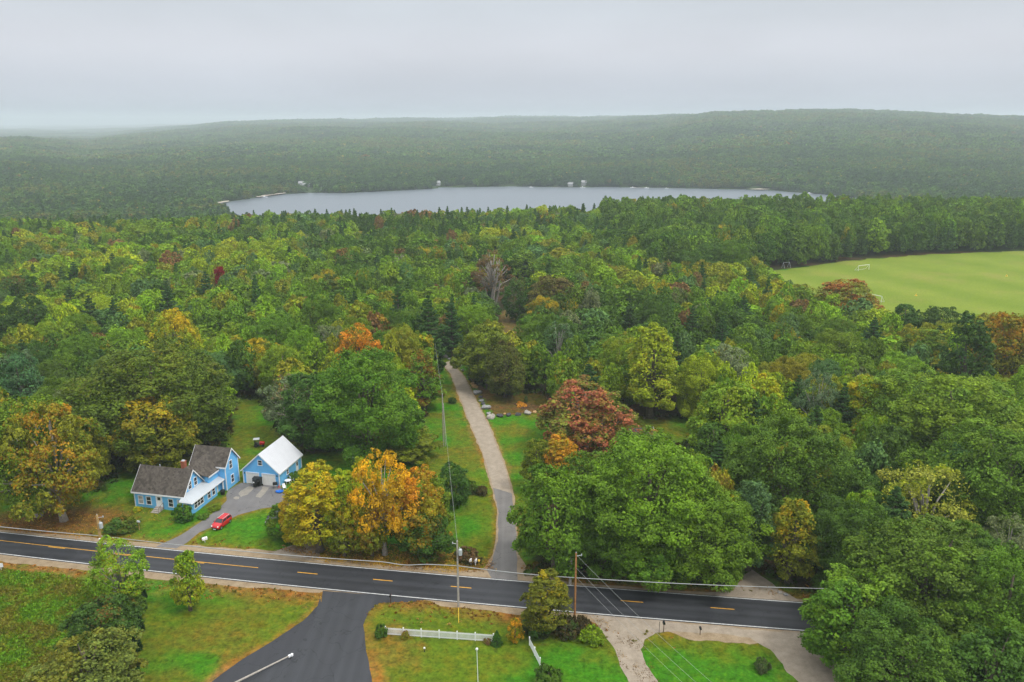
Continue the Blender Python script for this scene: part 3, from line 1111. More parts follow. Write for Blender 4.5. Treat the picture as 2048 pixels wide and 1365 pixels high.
def trunk_mesh(name, seed, R, H, cb, L, m='bark', nlimb=9, r0=None, stems=1):
    rs = R_(seed)
    b = MB()
    r0 = r0 or 0.028 * H + 0.05
    for s in range(stems):
        off = np.array([0, 0]) if stems == 1 else rs.normal(size=2) * R * 0.25
        top = H * 0.8
        pts = [(off[0] * (0.5 + z / H), off[1] * (0.5 + z / H) + 0.02 * H * math.sin(z * 0.5 + s), z) for z in np.linspace(-0.3, top, 7)]
        b.tube(pts, [r0 * (1.35 if i == 0 else 1.0 - 0.13 * i) / (1 if stems == 1 else 1.6) for i in range(7)], 8)
    if len(L):
        for k in rs.permutation(len(L))[:nlimb]:
            c = L[k]
            zb = min(max(cb * H * 0.8 + rs.uniform(0, 0.3) * (c[2] - cb * H), 0.15 * H), c[2] - 0.3)
            mid = np.array([c[0] * 0.45, c[1] * 0.45, zb + (c[2] - zb) * 0.65])
            b.tube([(0, 0, zb), tuple(mid), tuple(c)], [r0 * 0.42, r0 * 0.26, r0 * 0.08], 6)
    me = bpy.data.meshes.new(name)
    me.from_pydata(b.v, [], b.f)
    me.materials.append(M[m])
    me.polygons.foreach_set('use_smooth', [True] * len(me.polygons))
    return me


def pine_pts(seed, R, H, cb, nwh, nper, nleaf, ls, cone=False):
    """whorls of near-level boughs with upturned tufts; older whorls gappy"""
    rs = R_(seed)
    P, Nn, A, tips = [], [], [], []
    z0 = cb * H
    per = max(6, nleaf // (nwh * nper))
    for w in range(nwh):
        t = w / (nwh - 1)
        z = z0 + (H - z0) * (t ** 0.9) * 0.97
        env = R * ((1 - t) ** 0.75 * 0.95 + 0.06) * (1 if cone else (0.75 + 0.25 * math.sin(3.1 * t + 0.4)))
        for k in range(nper):
            if not cone and rs.uniform() < 0.14:
                continue
            a = k * 2 * math.pi / nper + w * 1.3 + rs.normal() * 0.3
            ln = env * (rs.uniform(0.85, 1.05) if cone else rs.uniform(0.55, 1.2))
            u = rs.uniform()
            s = np.sqrt(rs.uniform(0.02, 1, per))
            wd = 0.28 * ln * (1.1 - s * 0.75)
            lat = rs.normal(size=per) * wd * 0.7
            x = s * ln
            up = (-0.18 * s * ln if cone else 0.10 * s * ln + 0.16 * ln * s ** 3) + rs.normal(size=per) * 0.09 * (0.4 + ln * 0.35)
            ca, sa = math.cos(a), math.sin(a)
            p = np.stack([x * ca - lat * sa, x * sa + lat * ca, np.maximum(z + up, 0.1)], 1)
            P.append(p)
            nn = np.stack([np.full(per, ca * 0.25), np.full(per, sa * 0.25), np.full(per, 0.9)], 1) + rs.normal(size=(per, 3)) * 0.5
            Nn.append(nn)
            A.append(np.stack([rs.uniform(size=per), np.full(per, u), np.full(per, t)], 1))
            tips.append(np.array([ln * ca, ln * sa, z + 0.2 * ln * (0 if cone else 1)]))
    P = np.vstack(P)
    S = ls * rs.uniform(0.6, 1.3, len(P))
    return P, np.vstack(Nn), S, np.vstack(A), np.array(tips), rs


PROTO = {}


def add_broad(key, seed, R, H, cb, nl, nleaf, ls, shape, m='bark', nlimb=9, stems=1, rag=1.0, fill=0.3):
    P, Nn, S, A, L, Rl, rs = broadleaf_pts(seed, R, H, cb, nl, nleaf, ls, shape, rag, fill)
    PROTO[key] = (leaf_mesh('crown_' + key, P, Nn, S, A, rs), trunk_mesh('trunk_' + key, seed, R, H, cb, L, m, nlimb, stems=stems), R, H)


def add_pine(key, seed, R, H, cb, nwh, nper, nleaf, ls, cone=False):
    P, Nn, S, A, tips, rs = pine_pts(seed, R, H, cb, nwh, nper, nleaf, ls, cone)
    b = MB()
    r0 = 0.02 * H + 0.04
    b.tube([(0, 0, -0.3), (0, 0, H * 0.5), (0, 0, H * 0.97)], [r0 * 1.2, r0 * 0.7, r0 * 0.1], 8)
    for tp in tips[::2]:
        b.tube([(0, 0, tp[2] - 0.15), tuple(tp * np.array([0.85, 0.85, 1]))], [r0 * 0.18, r0 * 0.05], 4)
    tm = bpy.data.meshes.new('trunk_' + key)
    tm.from_pydata(b.v, [], b.f)
    tm.materials.append(M['bark'])
    PROTO[key] = (leaf_mesh('crown_' + key, P, Nn, S, A, rs, 2.4 if not cone else 1.6), tm, R, H)


for i in range(3):
    add_broad('broad%d' % i, 11 + i, 8.0, 17.0, 0.13, 105, 82000, 0.195, 'broad', nlimb=10, fill=0.14)
for i in range(4):
    add_broad('round%d' % i, 31 + i, 5.0, 13.0, 0.16, 62, 25000, 0.225, 'round', fill=0.18)
for i in range(3):
    add_broad('tall%d' % i, 51 + i, 3.8, 14.5, 0.14, 54, 21000, 0.21, 'tall', fill=0.18)
for i in range(2):
    add_broad('small%d' % i, 71 + i, 2.2, 6.5, 0.12, 36, 9500, 0.16, 'tall', fill=0.2)
for i in range(2):
    add_broad('airy%d' % i, 81 + i, 5.0, 13.0, 0.2, 48, 14000, 0.2, 'round', 'bark_pale', 22, rag=1.3, fill=0.15)
for i in range(2):
    add_broad('open%d' % i, 88 + i, 6.0, 15.0, 0.17, 72, 27000, 0.22, 'round', 'bark_pale', 26, rag=1.3, fill=0.14)
add_broad('bare0', 91, 4.2, 16.0, 0.3, 36, 6500, 0.2, 'tall', 'bark_pale', 30, stems=4, fill=0.1)
for i in range(3):
    add_broad('bush%d' % i, 95 + i, 1.6, 1.9, 0.02, 26, 2600, 0.19, 'broad', nlimb=4)
for i in range(3):
    add_pine('pine%d' % i, 111 + i, 4.2, 17.0, 0.14, 15, 7, 14000, 0.27)
add_pine('cone0', 121, 1.0, 2.3, 0.02, 14, 9, 3200, 0.14, True)
add_pine('column0', 122, 0.75, 4.2, 0.02, 26, 9, 4200, 0.17, True)

COL = {
    'green': (0.118, 0.215, 0.016), 'dark': (0.055, 0.118, 0.019), 'olive': (0.17, 0.19, 0.016), 'lime': (0.235, 0.31, 0.016),
    'bluegreen': (0.075, 0.155, 0.055), 'mid': (0.088, 0.172, 0.017), 'yellow': (0.52, 0.37, 0.012), 'orange': (0.54, 0.26, 0.016), 'red': (0.35, 0.11, 0.05),
    'crimson': (0.22, 0.008, 0.02), 'brown': (0.15, 0.095, 0.04), 'pine': (0.058, 0.128, 0.034), 'rust': (0.30, 0.11, 0.02), 'grey': (0.125, 0.165, 0.085), 'bright': (0.155, 0.275, 0.017)}

TREES = []      # (x, y, R) of everything planted, for spacing


def plant(key, x, y, R, H, col, col2=None, amt=0.0, name='tree', label=None, cat='tree', group=None, rz=None, z=0.0, seed=None):
    crown, trunk, r0, h0 = PROTO[key]
    rs = random.Random(int(x * 31 + y * 17) if seed is None else seed)
    root = empty(name, (x, y, z), rs.uniform(0, 6.28) if rz is None else rz, label, cat, group)
    root.scale = (R / r0, R / r0, H / h0)
    t = bpy.data.objects.new('trunk', trunk)
    c = bpy.data.objects.new('crown' if name.endswith('tree') else 'foliage', crown)
    jit = lambda cc: [max(0.002, v * rs.uniform(0.9, 1.1)) for v in cc]
    c1 = jit(COL[col] if isinstance(col, str) else col)
    c['tcol'] = c1
    c['tcol2'] = jit(COL[col2] if isinstance(col2, str) else col2) if col2 else c1
    c['tamt'] = float(amt if col2 else -1.0)
    for o in (t, c):
        o.parent = root
        C.objects.link(o)
    TREES.append((x, y, R))
    return root


def solve_h(x, y, top):
    lo, hi = 0.3, 40.0
    for _ in range(40):
        m = (lo + hi) / 2
        if proj(x, y, m)[1] > top:
            lo = m
        else:
            hi = m
    return lo


def T(key, cx, top, base, wpx, col, col2, amt, label, name='tree', cat='tree', group=None, bx=None):
    """plant from survey: crown centre cx, top line, ground line, crown width"""
    p = G(bx if bx is not None else cx, base)
    H = solve_h(p.x, p.y, top)
    R = wpx / 2 * depth(p.x, p.y, H * 0.6) / FPX
    return plant(key, p.x, p.y, R, H, col, col2, amt, name, label, cat, group)


# --- trees one can point to
T('open0', 78, 782, 1032, 190, (0.12, 0.20, 0.016), 'orange', 0.2, 'big maple turning orange, nearer the frame edge of two beside the road')
T('open1', 150, 800, 1042, 175, (0.17, 0.215, 0.016), 'orange', 0.36, 'orange maple with pale limbs and thick grey trunk left of the blue house', bx=128)
T('round0', 322, 785, 935, 150, (0.15, 0.19, 0.016), 'yellow', 0.36, 'yellow-topped maple standing right behind the low wing of the blue house')
T('broad0', 320, 690, 890, 300, (0.085, 0.14, 0.014), 'olive', 0.25, 'huge dark olive spreading tree behind the blue house')
T('round1', 205, 745, 905, 120, 'green', 'lime', 0.3, 'green maple between the orange maples and the huge olive tree')
T('broad1', 738, 690, 912, 215, 'mid', 'green', 0.35, 'large dark green round tree behind the orange grove')
T('tall0', 622, 735, 905, 115, 'dark', None, 0, 'narrow dark green tree between the garage and the large round tree')
T('tall1', 848, 690, 820, 85, 'green', 'rust', 0.45, 'green tree with a rust-red top beside the lane')
T('round2', 808, 850, 912, 130, 'olive', 'lime', 0.3, 'low olive tree at the foot of the large dark round tree')
T('round3', 718, 645, 780, 90, 'orange', 'green', 0.35, 'orange-topped tree rising behind the large dark round tree')
# orange grove by the road
T('tall2', 640, 918, 1103, 128, (0.27, 0.31, 0.013), 'yellow', 0.48, 'yellow-green maple at the driveway end of the orange grove')
T('tall0', 592, 965, 1085, 70, (0.36, 0.32, 0.012), 'orange', 0.45, 'slim yellow maple with orange patches beside the gravel turnout')
T('tall1', 700, 930, 1100, 95, 'lime', 'yellow', 0.4, 'olive maple second from the driveway end of the orange grove')
T('airy1', 770, 893, 1110, 118, (0.36, 0.28, 0.012), (0.62, 0.40, 0.012), 0.52, 'tallest orange and gold maple with pale trunk in the roadside grove')
T('tall2', 735, 905, 1080, 75, 'lime', 'yellow', 0.4, 'narrow yellow-green maple behind the tallest gold maple')
T('round1', 832, 930, 1095, 125, (0.24, 0.235, 0.014), 'orange', 0.5, 'orange and green maple at the lane end of the roadside grove')
T('tall0', 870, 940, 1075, 80, 'green', 'lime', 0.4, 'green tree with yellowing top at the lane end of the grove')
T('round2', 845, 1010, 1116, 105, 'dark', 'orange', 0.35, 'low dark tree with orange sprays above the road verge')
T('round3', 745, 1005, 1112, 80, 'olive', 'rust', 0.35, 'low olive tree among the trunks of the roadside grove')
T('small0', 690, 1010, 1112, 70, 'olive', 'yellow', 0.3, 'young yellow-green tree in front of the roadside grove')
T('round0', 905, 925, 1010, 75, 'dark', None, 0, 'round dark bushy tree on the lane lawn behind the grove')
T('tall1', 565, 1003, 1075, 62, 'mid', 'olive', 0.3, 'young green tree standing on the lawn beside the dark car')
T('small1', 590, 1030, 1080, 48, 'green', 'olive', 0.3, 'small leafy tree between the lawn and the yellow maple')
# near corner, this side of the road
T('airy0', 246, 1072, 1212, 116, 'bright', 'yellow', 0.28, 'light green tree with a yellow side on this side of the road')
T('small0', 381, 1097, 1221, 68, 'lime', 'bright', 0.5, 'lone pale green sapling on the dry lawn by the road')
T('round3', 212, 1195, 1330, 135, 'dark', 'rust', 0.14, 'dark green tree with rusty tips between meadow and lawn')
T('round1', 190, 1268, 1420, 185, (0.13, 0.17, 0.03), 'olive', 0.4, 'round grey-green tree at the meadow corner nearest the camera')
T('small1', 262, 1165, 1230, 60, 'mid', 'olive', 0.3, 'short dark tree below the light green roadside tree')
# shrub tree on the near verge
T('tall2', 1093, 1140, 1262, 112, (0.115, 0.15, 0.013), 'yellow', 0.24, 'bushy olive tree beside the orange utility pole')
T('small1', 1030, 1232, 1284, 34, 'olive', 'orange', 0.55, 'small sapling with red and orange leaves beside the picket fence')
# the big block beyond the road
T('round0', 1110, 925, 1140, 165, 'mid', 'green', 0.45, 'dark green tree at the corner of lane and road')
T('broad2', 1290, 868, 1120, 280, (0.108, 0.205, 0.016), 'bright', 0.38, 'largest bright green oak beside the road, broad rounded crown')
T('broad0', 1392, 965, 1150, 220, (0.105, 0.205, 0.016), 'bright', 0.45, 'broad green oak overhanging the dirt track')
T('broad1', 1205, 975, 1132, 175, (0.075, 0.155, 0.016), 'green', 0.4, 'dark green oak behind the orange utility pole', bx=1205)
T('round3', 1300, 1040, 1163, 150, 'mid', 'green', 0.4, 'low dark oak boughs over the far road verge')
T('tall1', 1495, 945, 1140, 105, 'bluegreen', 'green', 0.3, 'blue-green tree behind the dirt track mouth')
T('round1', 1165, 757, 905, 190, (0.14, 0.165, 0.022), 'red', 0.44, 'wide maple with reddish crown above the boulder yard')
T('open0', 1205, 812, 925, 150, 'red', 'olive', 0.34, 'reddest maple in front of the wide reddish one')
T('tall2', 1118, 862, 990, 95, 'olive', 'orange', 0.55, 'orange and yellow maple below the red maple')
T('tall0', 1075, 870, 980, 70, 'olive', 'green', 0.4, 'olive tree at the lane edge below the red maple')
T('round2', 1165, 895, 1060, 120, 'mid', 'olive', 0.3, 'olive green tree between orange maple and bright oak')
T('tall1', 1300, 638, 835, 130, 'lime', 'yellow', 0.22, 'tall yellow-green maple on the far edge of the back lawn')
T('round2', 1450, 752, 935, 155, 'bright', 'lime', 0.4, 'bright green maple with reddish tip right of the back lawn')
T('tall2', 1577, 988, 1165, 112, 'olive', 'yellow', 0.30, 'yellow-green tree turning gold low down beside the dirt track')
T('broad2', 1570, 838, 1060, 230, (0.072, 0.15, 0.018), 'green', 0.35, 'big deep green oak behind the gold-tinged tree')
T('airy1', 1835, 920, 1120, 170, (0.27, 0.27, 0.04), 'lime', 0.4, 'pale yellow-olive tree rising among the deep green oaks')
T('broad0', 1700, 1000, 1190, 180, 'dark', 'mid', 0.5, 'dark oak between the gold-tinged tree and the road')
T('broad1', 1835, 1045, 1275, 310, (0.082, 0.165, 0.02), 'green', 0.45, 'largest oak on this side of the road, grey-green crown')
T('round0', 1695, 1140, 1320, 190, (0.095, 0.19, 0.016), 'bright', 0.45, 'green oak overhanging the gravel driveway')
T('broad2', 1990, 1100, 1350, 240, (0.075, 0.155, 0.018), 'green', 0.35, 'deep green oak in the near corner beyond the driveway')
T('broad0', 1790, 1240, 1440, 260, 'dark', 'mid', 0.5, 'dark oak nearest the camera beyond the gravel driveway')
T('round1', 1960, 1260, 1460, 200, 'dark', 'mid', 0.4, 'dark oak cut by the bottom corner of the view')
T('broad1', 1990, 850, 1090, 270, (0.09, 0.18, 0.02), 'green', 0.4, 'wide green oak at the frame edge above the pale olive tree')
T('broad2', 1880, 740, 950, 290, (0.12, 0.225, 0.02), 'bright', 0.5, 'huge light green oak beside the yellow-green maple')
T('round3', 1722, 750, 900, 115, 'lime', 'yellow', 0.3, 'yellow-green maple beside the huge light green oak')
T('round0', 1690, 553, 650, 120, 'olive', 'rust', 0.5, 'rust-topped tree at the near edge of the sports field')
T('tall0', 1800, 600, 700, 70, 'dark', None, 0, 'dark narrow tree beside the half-hidden goal')
T('round1', 1870, 608, 705, 90, 'dark', None, 0, 'dark round tree at the near edge of the sports field')
T('tall2', 1915, 615, 830, 105, 'dark', 'bluegreen', 0.3, 'tall dark tree right of the yellow-topped one')
T('tall1', 1840, 648, 760, 100, 'green', 'yellow', 0.35, 'green tree with a bright yellow-orange top')
T('round2', 2000, 612, 790, 135, 'olive', 'orange', 0.42, 'orange and olive maple at the field corner')
T('tall0', 2035, 725, 890, 95, 'bright', None, 0, 'bright green tree below the orange field-corner maple')
T('round3', 975, 648, 775, 115, (0.13, 0.175, 0.015), 'lime', 0.25, 'round olive tree at the bend of the lane')
T('round1', 1010, 678, 795, 85, (0.09, 0.115, 0.02), 'brown', 0.25, 'dark brownish tree behind the boulder row')
T('round0', 1040, 548, 642, 66, 'dark', 'brown', 0.2, 'lone dark tree with bare trunk standing in the clearing')
T('bare0', 985, 496, 618, 80, 'brown', 'olive', 0.25, 'thin half-bare tree with pale stems behind the clearing')
T('round2', 1105, 543, 650, 95, (0.13, 0.14, 0.03), 'brown', 0.35, 'greyish-brown tree right of the clearing')
T('airy0', 1115, 640, 760, 90, 'bluegreen', 'grey', 0.4, 'blue-grey tree right of the olive tree at the lane bend')
T('airy1', 1625, 735, 900, 80, 'grey', 'bluegreen', 0.3, 'pale grey-green thin tree in the woods by the bright maple')
T('round3', 362, 612, 770, 90, 'lime', 'yellow', 0.5, 'golden-topped tree deep in the woods behind the blue house')
T('round0', 60, 545, 640, 75, 'dark', 'red', 0.2, 'dark tree with reddish side at the far woods edge', bx=45)
T('round0', 446, 526, 610, 26, 'crimson', None, 0, 'small crimson tree deep in the green woods')
T('round1', 75, 585, 720, 95, 'dark', None, 0, 'round dark tree beside the hidden white house')
T('round2', 20, 605, 720, 70, 'dark', 'mid', 0.2, 'dark tree at the frame edge beside the hidden white house')
T('round0', 55, 690, 850, 100, 'bluegreen', 'grey', 0.3, 'soft blue-green tree at the frame edge of the woods')
for i, (cx, tp, bs, w) in enumerate([(860, 590, 745, 75), (800, 570, 710, 60), (905, 600, 715, 55), (1432, 880, 1000, 75), (1500, 790, 950, 75), (1380, 610, 720, 50)]):
    T('pine%d' % (i % 3), cx, tp, bs, w * 1.15, 'pine', None, 0,
      ['tall dark pine at the head of the lane beside the last pole', 'dark pine left of the lane head', 'shorter pine right of the lane head pole', 'pine with sweeping boughs behind the bright oak',
       'pine in the woods right of the bright green maple', 'lone pine above the woods near the sports field'][i], name='pine_tree', cat='pine')

# --- woods: fill what is left, largest in view as trees of their own, the rest as one mass
rs = R_(4)
cand = []
OPEN_OBST = [(G(1275, 878).x, G(1275, 878).y, 7)]
vis = [(-500, 0), (960, 0), (985, 655), (1075, 660), (1085, 0), (1500, 0), (1530, 548), (1600, 562), (1700, 585), (1760, 612), (1860, 618), (1990, 622), (2060, 612), (2200, 600), (2400, 600)]


def vis_line(px):
    return float(np.interp(px, [a for a, _ in vis], [b for _, b in vis]))


grid = {}


def near_ok(x, y, r, fac):
    for i in range(int((x - 22) // 11), int((x + 22) // 11) + 1):
        for j in range(int((y - 22) // 11), int((y + 22) // 11) + 1):
            for (a, b, c) in grid.get((i, j), ()):
                if (x - a) ** 2 + (y - b) ** 2 < ((r + c) * fac) ** 2:
                    return False
    return True


def put(x, y, r):
    grid.setdefault((int(x // 11), int(y // 11)), []).append((x, y, r))


for t in TREES:
    put(*t)
n_try = 70000
tx = rs.uniform(-520, 520, n_try)
ty = rs.uniform(95, 560, n_try)
ok = inpoly(tx, ty, FOREST) & ~inpoly(tx, ty, FIELD) & ~inpoly(tx, ty, CLEAR) & (np.abs(tx) < 0.86 * ty + 40)
ok &= (dpoly(tx, ty, FIELD, True) > 3.5) & (dpoly(tx, ty, FOREST[:39]) > 2.5) & (dpoly(tx, ty, CLEAR, True) > 2.0)
tx, ty = tx[ok], ty[ok]
u = rs.uniform(size=(len(tx), 6))
tall_n = fbm(tx / 45, ty / 45, 60, 3)
hue_n = fbm(tx / 60, ty / 60, 61, 3)
tz = terrain(tx, ty)
behind_field = (ty > 340) & (tx > 60)
for i in range(len(tx)):
    x, y = tx[i], ty[i]
    R = 2.9 + 4.0 * u[i, 0] ** 1.5
    H = 9.0 + 6.5 * u[i, 1] + 6 * (tall_n[i] - 0.4)
    pine = u[i, 2] < (0.04 if y < 300 else (0.06 if y < 400 else 0.2))
    if behind_field[i]:
        H += 6.5
        R *= 1.15
    if y > 320:
        R *= 1.15
    if pine:
        R = 3.0 + 1.6 * u[i, 0]
        H = 12 + 5 * u[i, 1]
    H = max(8, H)
    top = proj(x, y, tz[i] + H)
    if y < 345 and top[1] < vis_line(top[0]):
        continue
    bpx = proj(x, y, 0)
    if 1235 < top[0] < 1400 and bpx[1] > 838 and top[1] < 885:
        continue
    if 1050 < top[0] < 1270 and 870 < bpx[1] < 1100 and top[1] < 950:
        continue
    if any((x - a) ** 2 + (y - b) ** 2 < r * r for a, b, r in OPEN_OBST):
        continue
    fac = 0.62 if y < 330 else 0.58
    if not near_ok(x, y, R, fac):
        continue
    put(x, y, R)
    h = hue_n[i] + 0.35 * (u[i, 3] - 0.5)
    c = 'dark' if h < 0.34 else 'mid' if h < 0.46 else 'green' if h < 0.57 else 'olive' if h < 0.65 else 'bright' if h < 0.72 else 'lime'
    if u[i, 4] < 0.07:
        c = 'bluegreen'
    elif u[i, 4] < 0.09:
        c = 'grey'
    elif u[i, 4] < 0.125 and y > 200:
        c = 'brown'
    c2, am = None, 0
    if u[i, 5] < 0.06:
        c2, am = ('yellow', 0.25 + u[i, 4] * 0.2)
    elif u[i, 5] < 0.08:
        c2, am = ('orange', 0.15 + u[i, 4] * 0.2)
    elif u[i, 5] < 0.088:
        c2, am = ('red', 0.2 + u[i, 4] * 0.2)
    elif u[i, 5] < 0.5:
        c2, am = ('lime' if c in ('green', 'olive', 'bright') else 'green', 0.35)
    if behind_field[i]:
        c = ['dark', 'mid', 'dark', 'mid', 'green'][int(u[i, 3] * 5)]
        if u[i, 5] > 0.04:
            c2 = 'mid'
            am = 0.35
    if pine:
        c, c2 = 'pine', None
    cand.append((R * math.sqrt(max(0.3, min(H / 13, 1.3))) / depth(x, y, 0), x, y, tz[i], R, H, c, c2, am, pine))
cand.sort(key=lambda t: -t[0])
n_leafy = sum(1 for o in C.objects if o.get('category') == 'tree')
own, mass, kp = [], [], 6
for c in cand:
    if c[9]:
        if kp < 70 and c[2] < 400:
            own.append(c)
            kp += 1
        else:
            mass.append(c)
    elif n_leafy < 296:
        own.append(c)
        n_leafy += 1
    else:
        mass.append(c)

ORD = 'first second third fourth fifth sixth seventh eighth ninth tenth eleventh twelfth thirteenth fourteenth fifteenth sixteenth seventeenth eighteenth nineteenth twentieth'.split()
CW = {'green': 'green', 'mid': 'medium green', 'dark': 'dark green', 'olive': 'olive', 'lime': 'yellow-green', 'bright': 'bright green', 'bluegreen': 'blue-green', 'grey': 'grey-green', 'brown': 'brownish', 'pine': 'dark'}
A2 = {'yellow': ' yellow-tipped', 'orange': ' orange-tipped', 'red': ' red-tipped'}


def zone(x, y):
    px, py = proj(x, y, 0)
    if y > 345 and x > 60:
        z = 'woods behind the sports field'
    elif px > 1480 and py < 800:
        z = 'woods before the sports field'
    elif px > 1480:
        z = 'oak woods above the dirt track'
    elif px > 1085:
        z = 'woods right of the boulder yard' if py > 700 else 'woods beyond the boulder yard'
    elif px > 900:
        z = 'woods beyond the lane head'
    elif px > 560:
        z = 'woods behind the garage'
    else:
        z = 'woods behind the blue house'
    return z


cells = {}
for k, c in enumerate(own):
    d = c[2]
    band = 'front' if d < 200 else 'middle' if d < 250 else 'back' if d < 300 else 'deepest part'
    word = (CW[c[6]] + (A2.get(c[7], ''))).strip()
    cells.setdefault((zone(c[1], c[2]), band, word, c[9]), []).append(k)
labels = {}
for (z, band, word, pine), ks in cells.items():
    ks.sort(key=lambda k: own[k][1] / own[k][2])
    kind = 'pine' if pine else 'tree'
    for j, k in enumerate(ks):
        if len(ks) == 1:
            labels[k] = f'only {word} {kind} in the {band} of the {z}'
        else:
            labels[k] = f'{word} {kind}, {ORD[min(j, 19)]} from left in {band} of {z}'
BK = ['round0', 'round1', 'round2', 'round3', 'tall0', 'round1', 'tall1', 'round3', 'tall2']
for k, c in enumerate(own):
    _, x, y, z, R, H, col, c2, am, pine = c
    r = random.Random(k)
    if pine:
        plant('pine%d' % r.randrange(3), x, y, R * 1.15, H, 'pine', None, 0, 'pine_tree', labels[k], 'pine', 'pines of the woods', z=z)
    else:
        key = 'airy%d' % (k % 2) if col == 'grey' else r.choice(BK) if R < 4.8 else 'broad%d' % r.randrange(3)
        plant(key, x, y, R, H, [v * g for v, g in zip(COL[col], (1.22, 1.16, 1.0))], c2, am, 'tree', labels[k], 'tree', 'trees of the woods', z=z)


# ------------------------------------------------------------------ masses of trees and grass (self-contained instancing)
def mass_object(name, protos, P, scale, rot, kind, tcol, tcol2, tamt, label=None):
    """one object: PROTOS = [(P, N, S, A)] leaf clumps of each kind, then one loose point per plant"""
    V, F, K, L4 = [], [], [], []
    off = 0
    for k, (p, nn, s, a, asp) in enumerate(protos):
        rs = R_(k + 5)
        me = leaf_mesh('tmp', p, nn, s, a, rs, asp)
        n = len(me.vertices)
        co = np.empty(3 * n, np.float32)
        me.vertices.foreach_get('co', co)
        V.append(co.reshape(-1, 3))
        F.append(np.arange(n).reshape(-1, 4) + off)
        K.append(np.full(n, k))
        L4.append(np.repeat(np.concatenate([a, np.ones((len(a), 1))], 1), 4, 0))
        off += n
        bpy.data.meshes.remove(me)
    npnt = len(P)
    V = np.vstack(V + [P])
    F = np.vstack(F)
    me = bpy.data.meshes.new(name)
    me.vertices.add(len(V))
    me.vertices.foreach_set('co', V.astype(np.float32).ravel())
    me.loops.add(F.size)
    me.loops.foreach_set('vertex_index', F.ravel())
    me.polygons.add(len(F))
    me.polygons.foreach_set('loop_start', np.arange(0, F.size, 4))
    me.update(calc_edges=True)

    def att(nm, typ, data, fld):
        a = me.attributes.new(nm, typ, 'POINT')
        a.data.foreach_set(fld, np.asarray(data).ravel())

    z3 = np.zeros((off, 3), np.float32)
    att('plant', 'INT', np.concatenate([np.concatenate(K), 100 + kind]).astype(np.int32), 'value')
    att('psize', 'FLOAT_VECTOR', np.vstack([z3, scale]).astype(np.float32), 'vector')
    att('prot', 'FLOAT_VECTOR', np.vstack([z3, rot]).astype(np.float32), 'vector')
    att('tcol', 'FLOAT_VECTOR', np.vstack([z3, tcol]).astype(np.float32), 'vector')
    att('tcol2', 'FLOAT_VECTOR', np.vstack([z3, tcol2]).astype(np.float32), 'vector')
    att('tamt', 'FLOAT', np.concatenate([np.zeros(off), tamt]).astype(np.float32), 'value')
    att('leaf', 'FLOAT_COLOR', np.vstack(L4 + [np.zeros((npnt, 4))]).astype(np.float32), 'color')
    me.materials.append(M['leaf'])
    o = bpy.data.objects.new(name, me)
    C.objects.link(o)
    tag(o, label, kind='stuff')
    ng = bpy.data.node_groups.new(name + '_nodes', 'GeometryNodeTree')
    ng.interface.new_socket('Geometry', in_out='INPUT', socket_type='NodeSocketGeometry')
    ng.interface.new_socket('Geometry', in_out='OUTPUT', socket_type='NodeSocketGeometry')
    gi = ng.nodes.new('NodeGroupInput')
    go = ng.nodes.new('NodeGroupOutput')
    jn = ng.nodes.new('GeometryNodeJoinGeometry')

    def named(nm, dt):
        n = ng.nodes.new('GeometryNodeInputNamedAttribute')
        n.data_type = dt
        n.inputs['Name'].default_value = nm
        return n.outputs['Attribute']

    kid = named('plant', 'INT')
    sz = named('psize', 'FLOAT_VECTOR')
    rt = named('prot', 'FLOAT_VECTOR')
    for k in range(len(protos)):
        def sep(val):
            cmp = ng.nodes.new('FunctionNodeCompare')
            cmp.data_type = 'INT'
            cmp.operation = 'EQUAL'
            ins = [i for i in cmp.inputs if i.type == 'INT']
            ng.links.new(kid, ins[0])
            ins[1].default_value = val
            s = ng.nodes.new('GeometryNodeSeparateGeometry')
            s.domain = 'POINT'
            ng.links.new(gi.outputs[0], s.inputs['Geometry'])
            ng.links.new(cmp.outputs[0], s.inputs['Selection'])
            return s.outputs[0]
        proto = sep(k)
        pnts = sep(100 + k)
        g2i = ng.nodes.new('GeometryNodeGeometryToInstance')
        # the instanced clump must not carry plant colours of its own
        rm = proto
        for nm in ('tcol', 'tcol2', 'tamt', 'psize', 'prot', 'plant'):
            r = ng.nodes.new('GeometryNodeRemoveAttribute')
            r.inputs['Name'].default_value = nm
            ng.links.new(rm, r.inputs['Geometry'])
            rm = r.outputs[0]
        ng.links.new(rm, g2i.inputs[0])
        iop = ng.nodes.new('GeometryNodeInstanceOnPoints')
        ng.links.new(pnts, iop.inputs['Points'])
        ng.links.new(g2i.outputs[0], iop.inputs['Instance'])
        ng.links.new(rt, iop.inputs['Rotation'])
        ng.links.new(sz, iop.inputs['Scale'])
        ng.links.new(iop.outputs[0], jn.inputs[0])
    ng.links.new(jn.outputs[0], go.inputs[0])
    md = o.modifiers.new('scatter', 'NODES')
    md.node_group = ng
    return o


# the rest of the near woods
def bp(seed, R, H, nl, nleaf, ls, shape):
    P, Nn, S, A, *_ = broadleaf_pts(seed, R, H, 0.12, nl, nleaf, ls, shape)
    return (P, Nn, S, A, 1.4)


def pp(seed, R, H, nwh, nper, nleaf, ls):
    P, Nn, S, A, *_ = pine_pts(seed, R, H, 0.12, nwh, nper, nleaf, ls)
    return (P, Nn, S, A, 2.2)


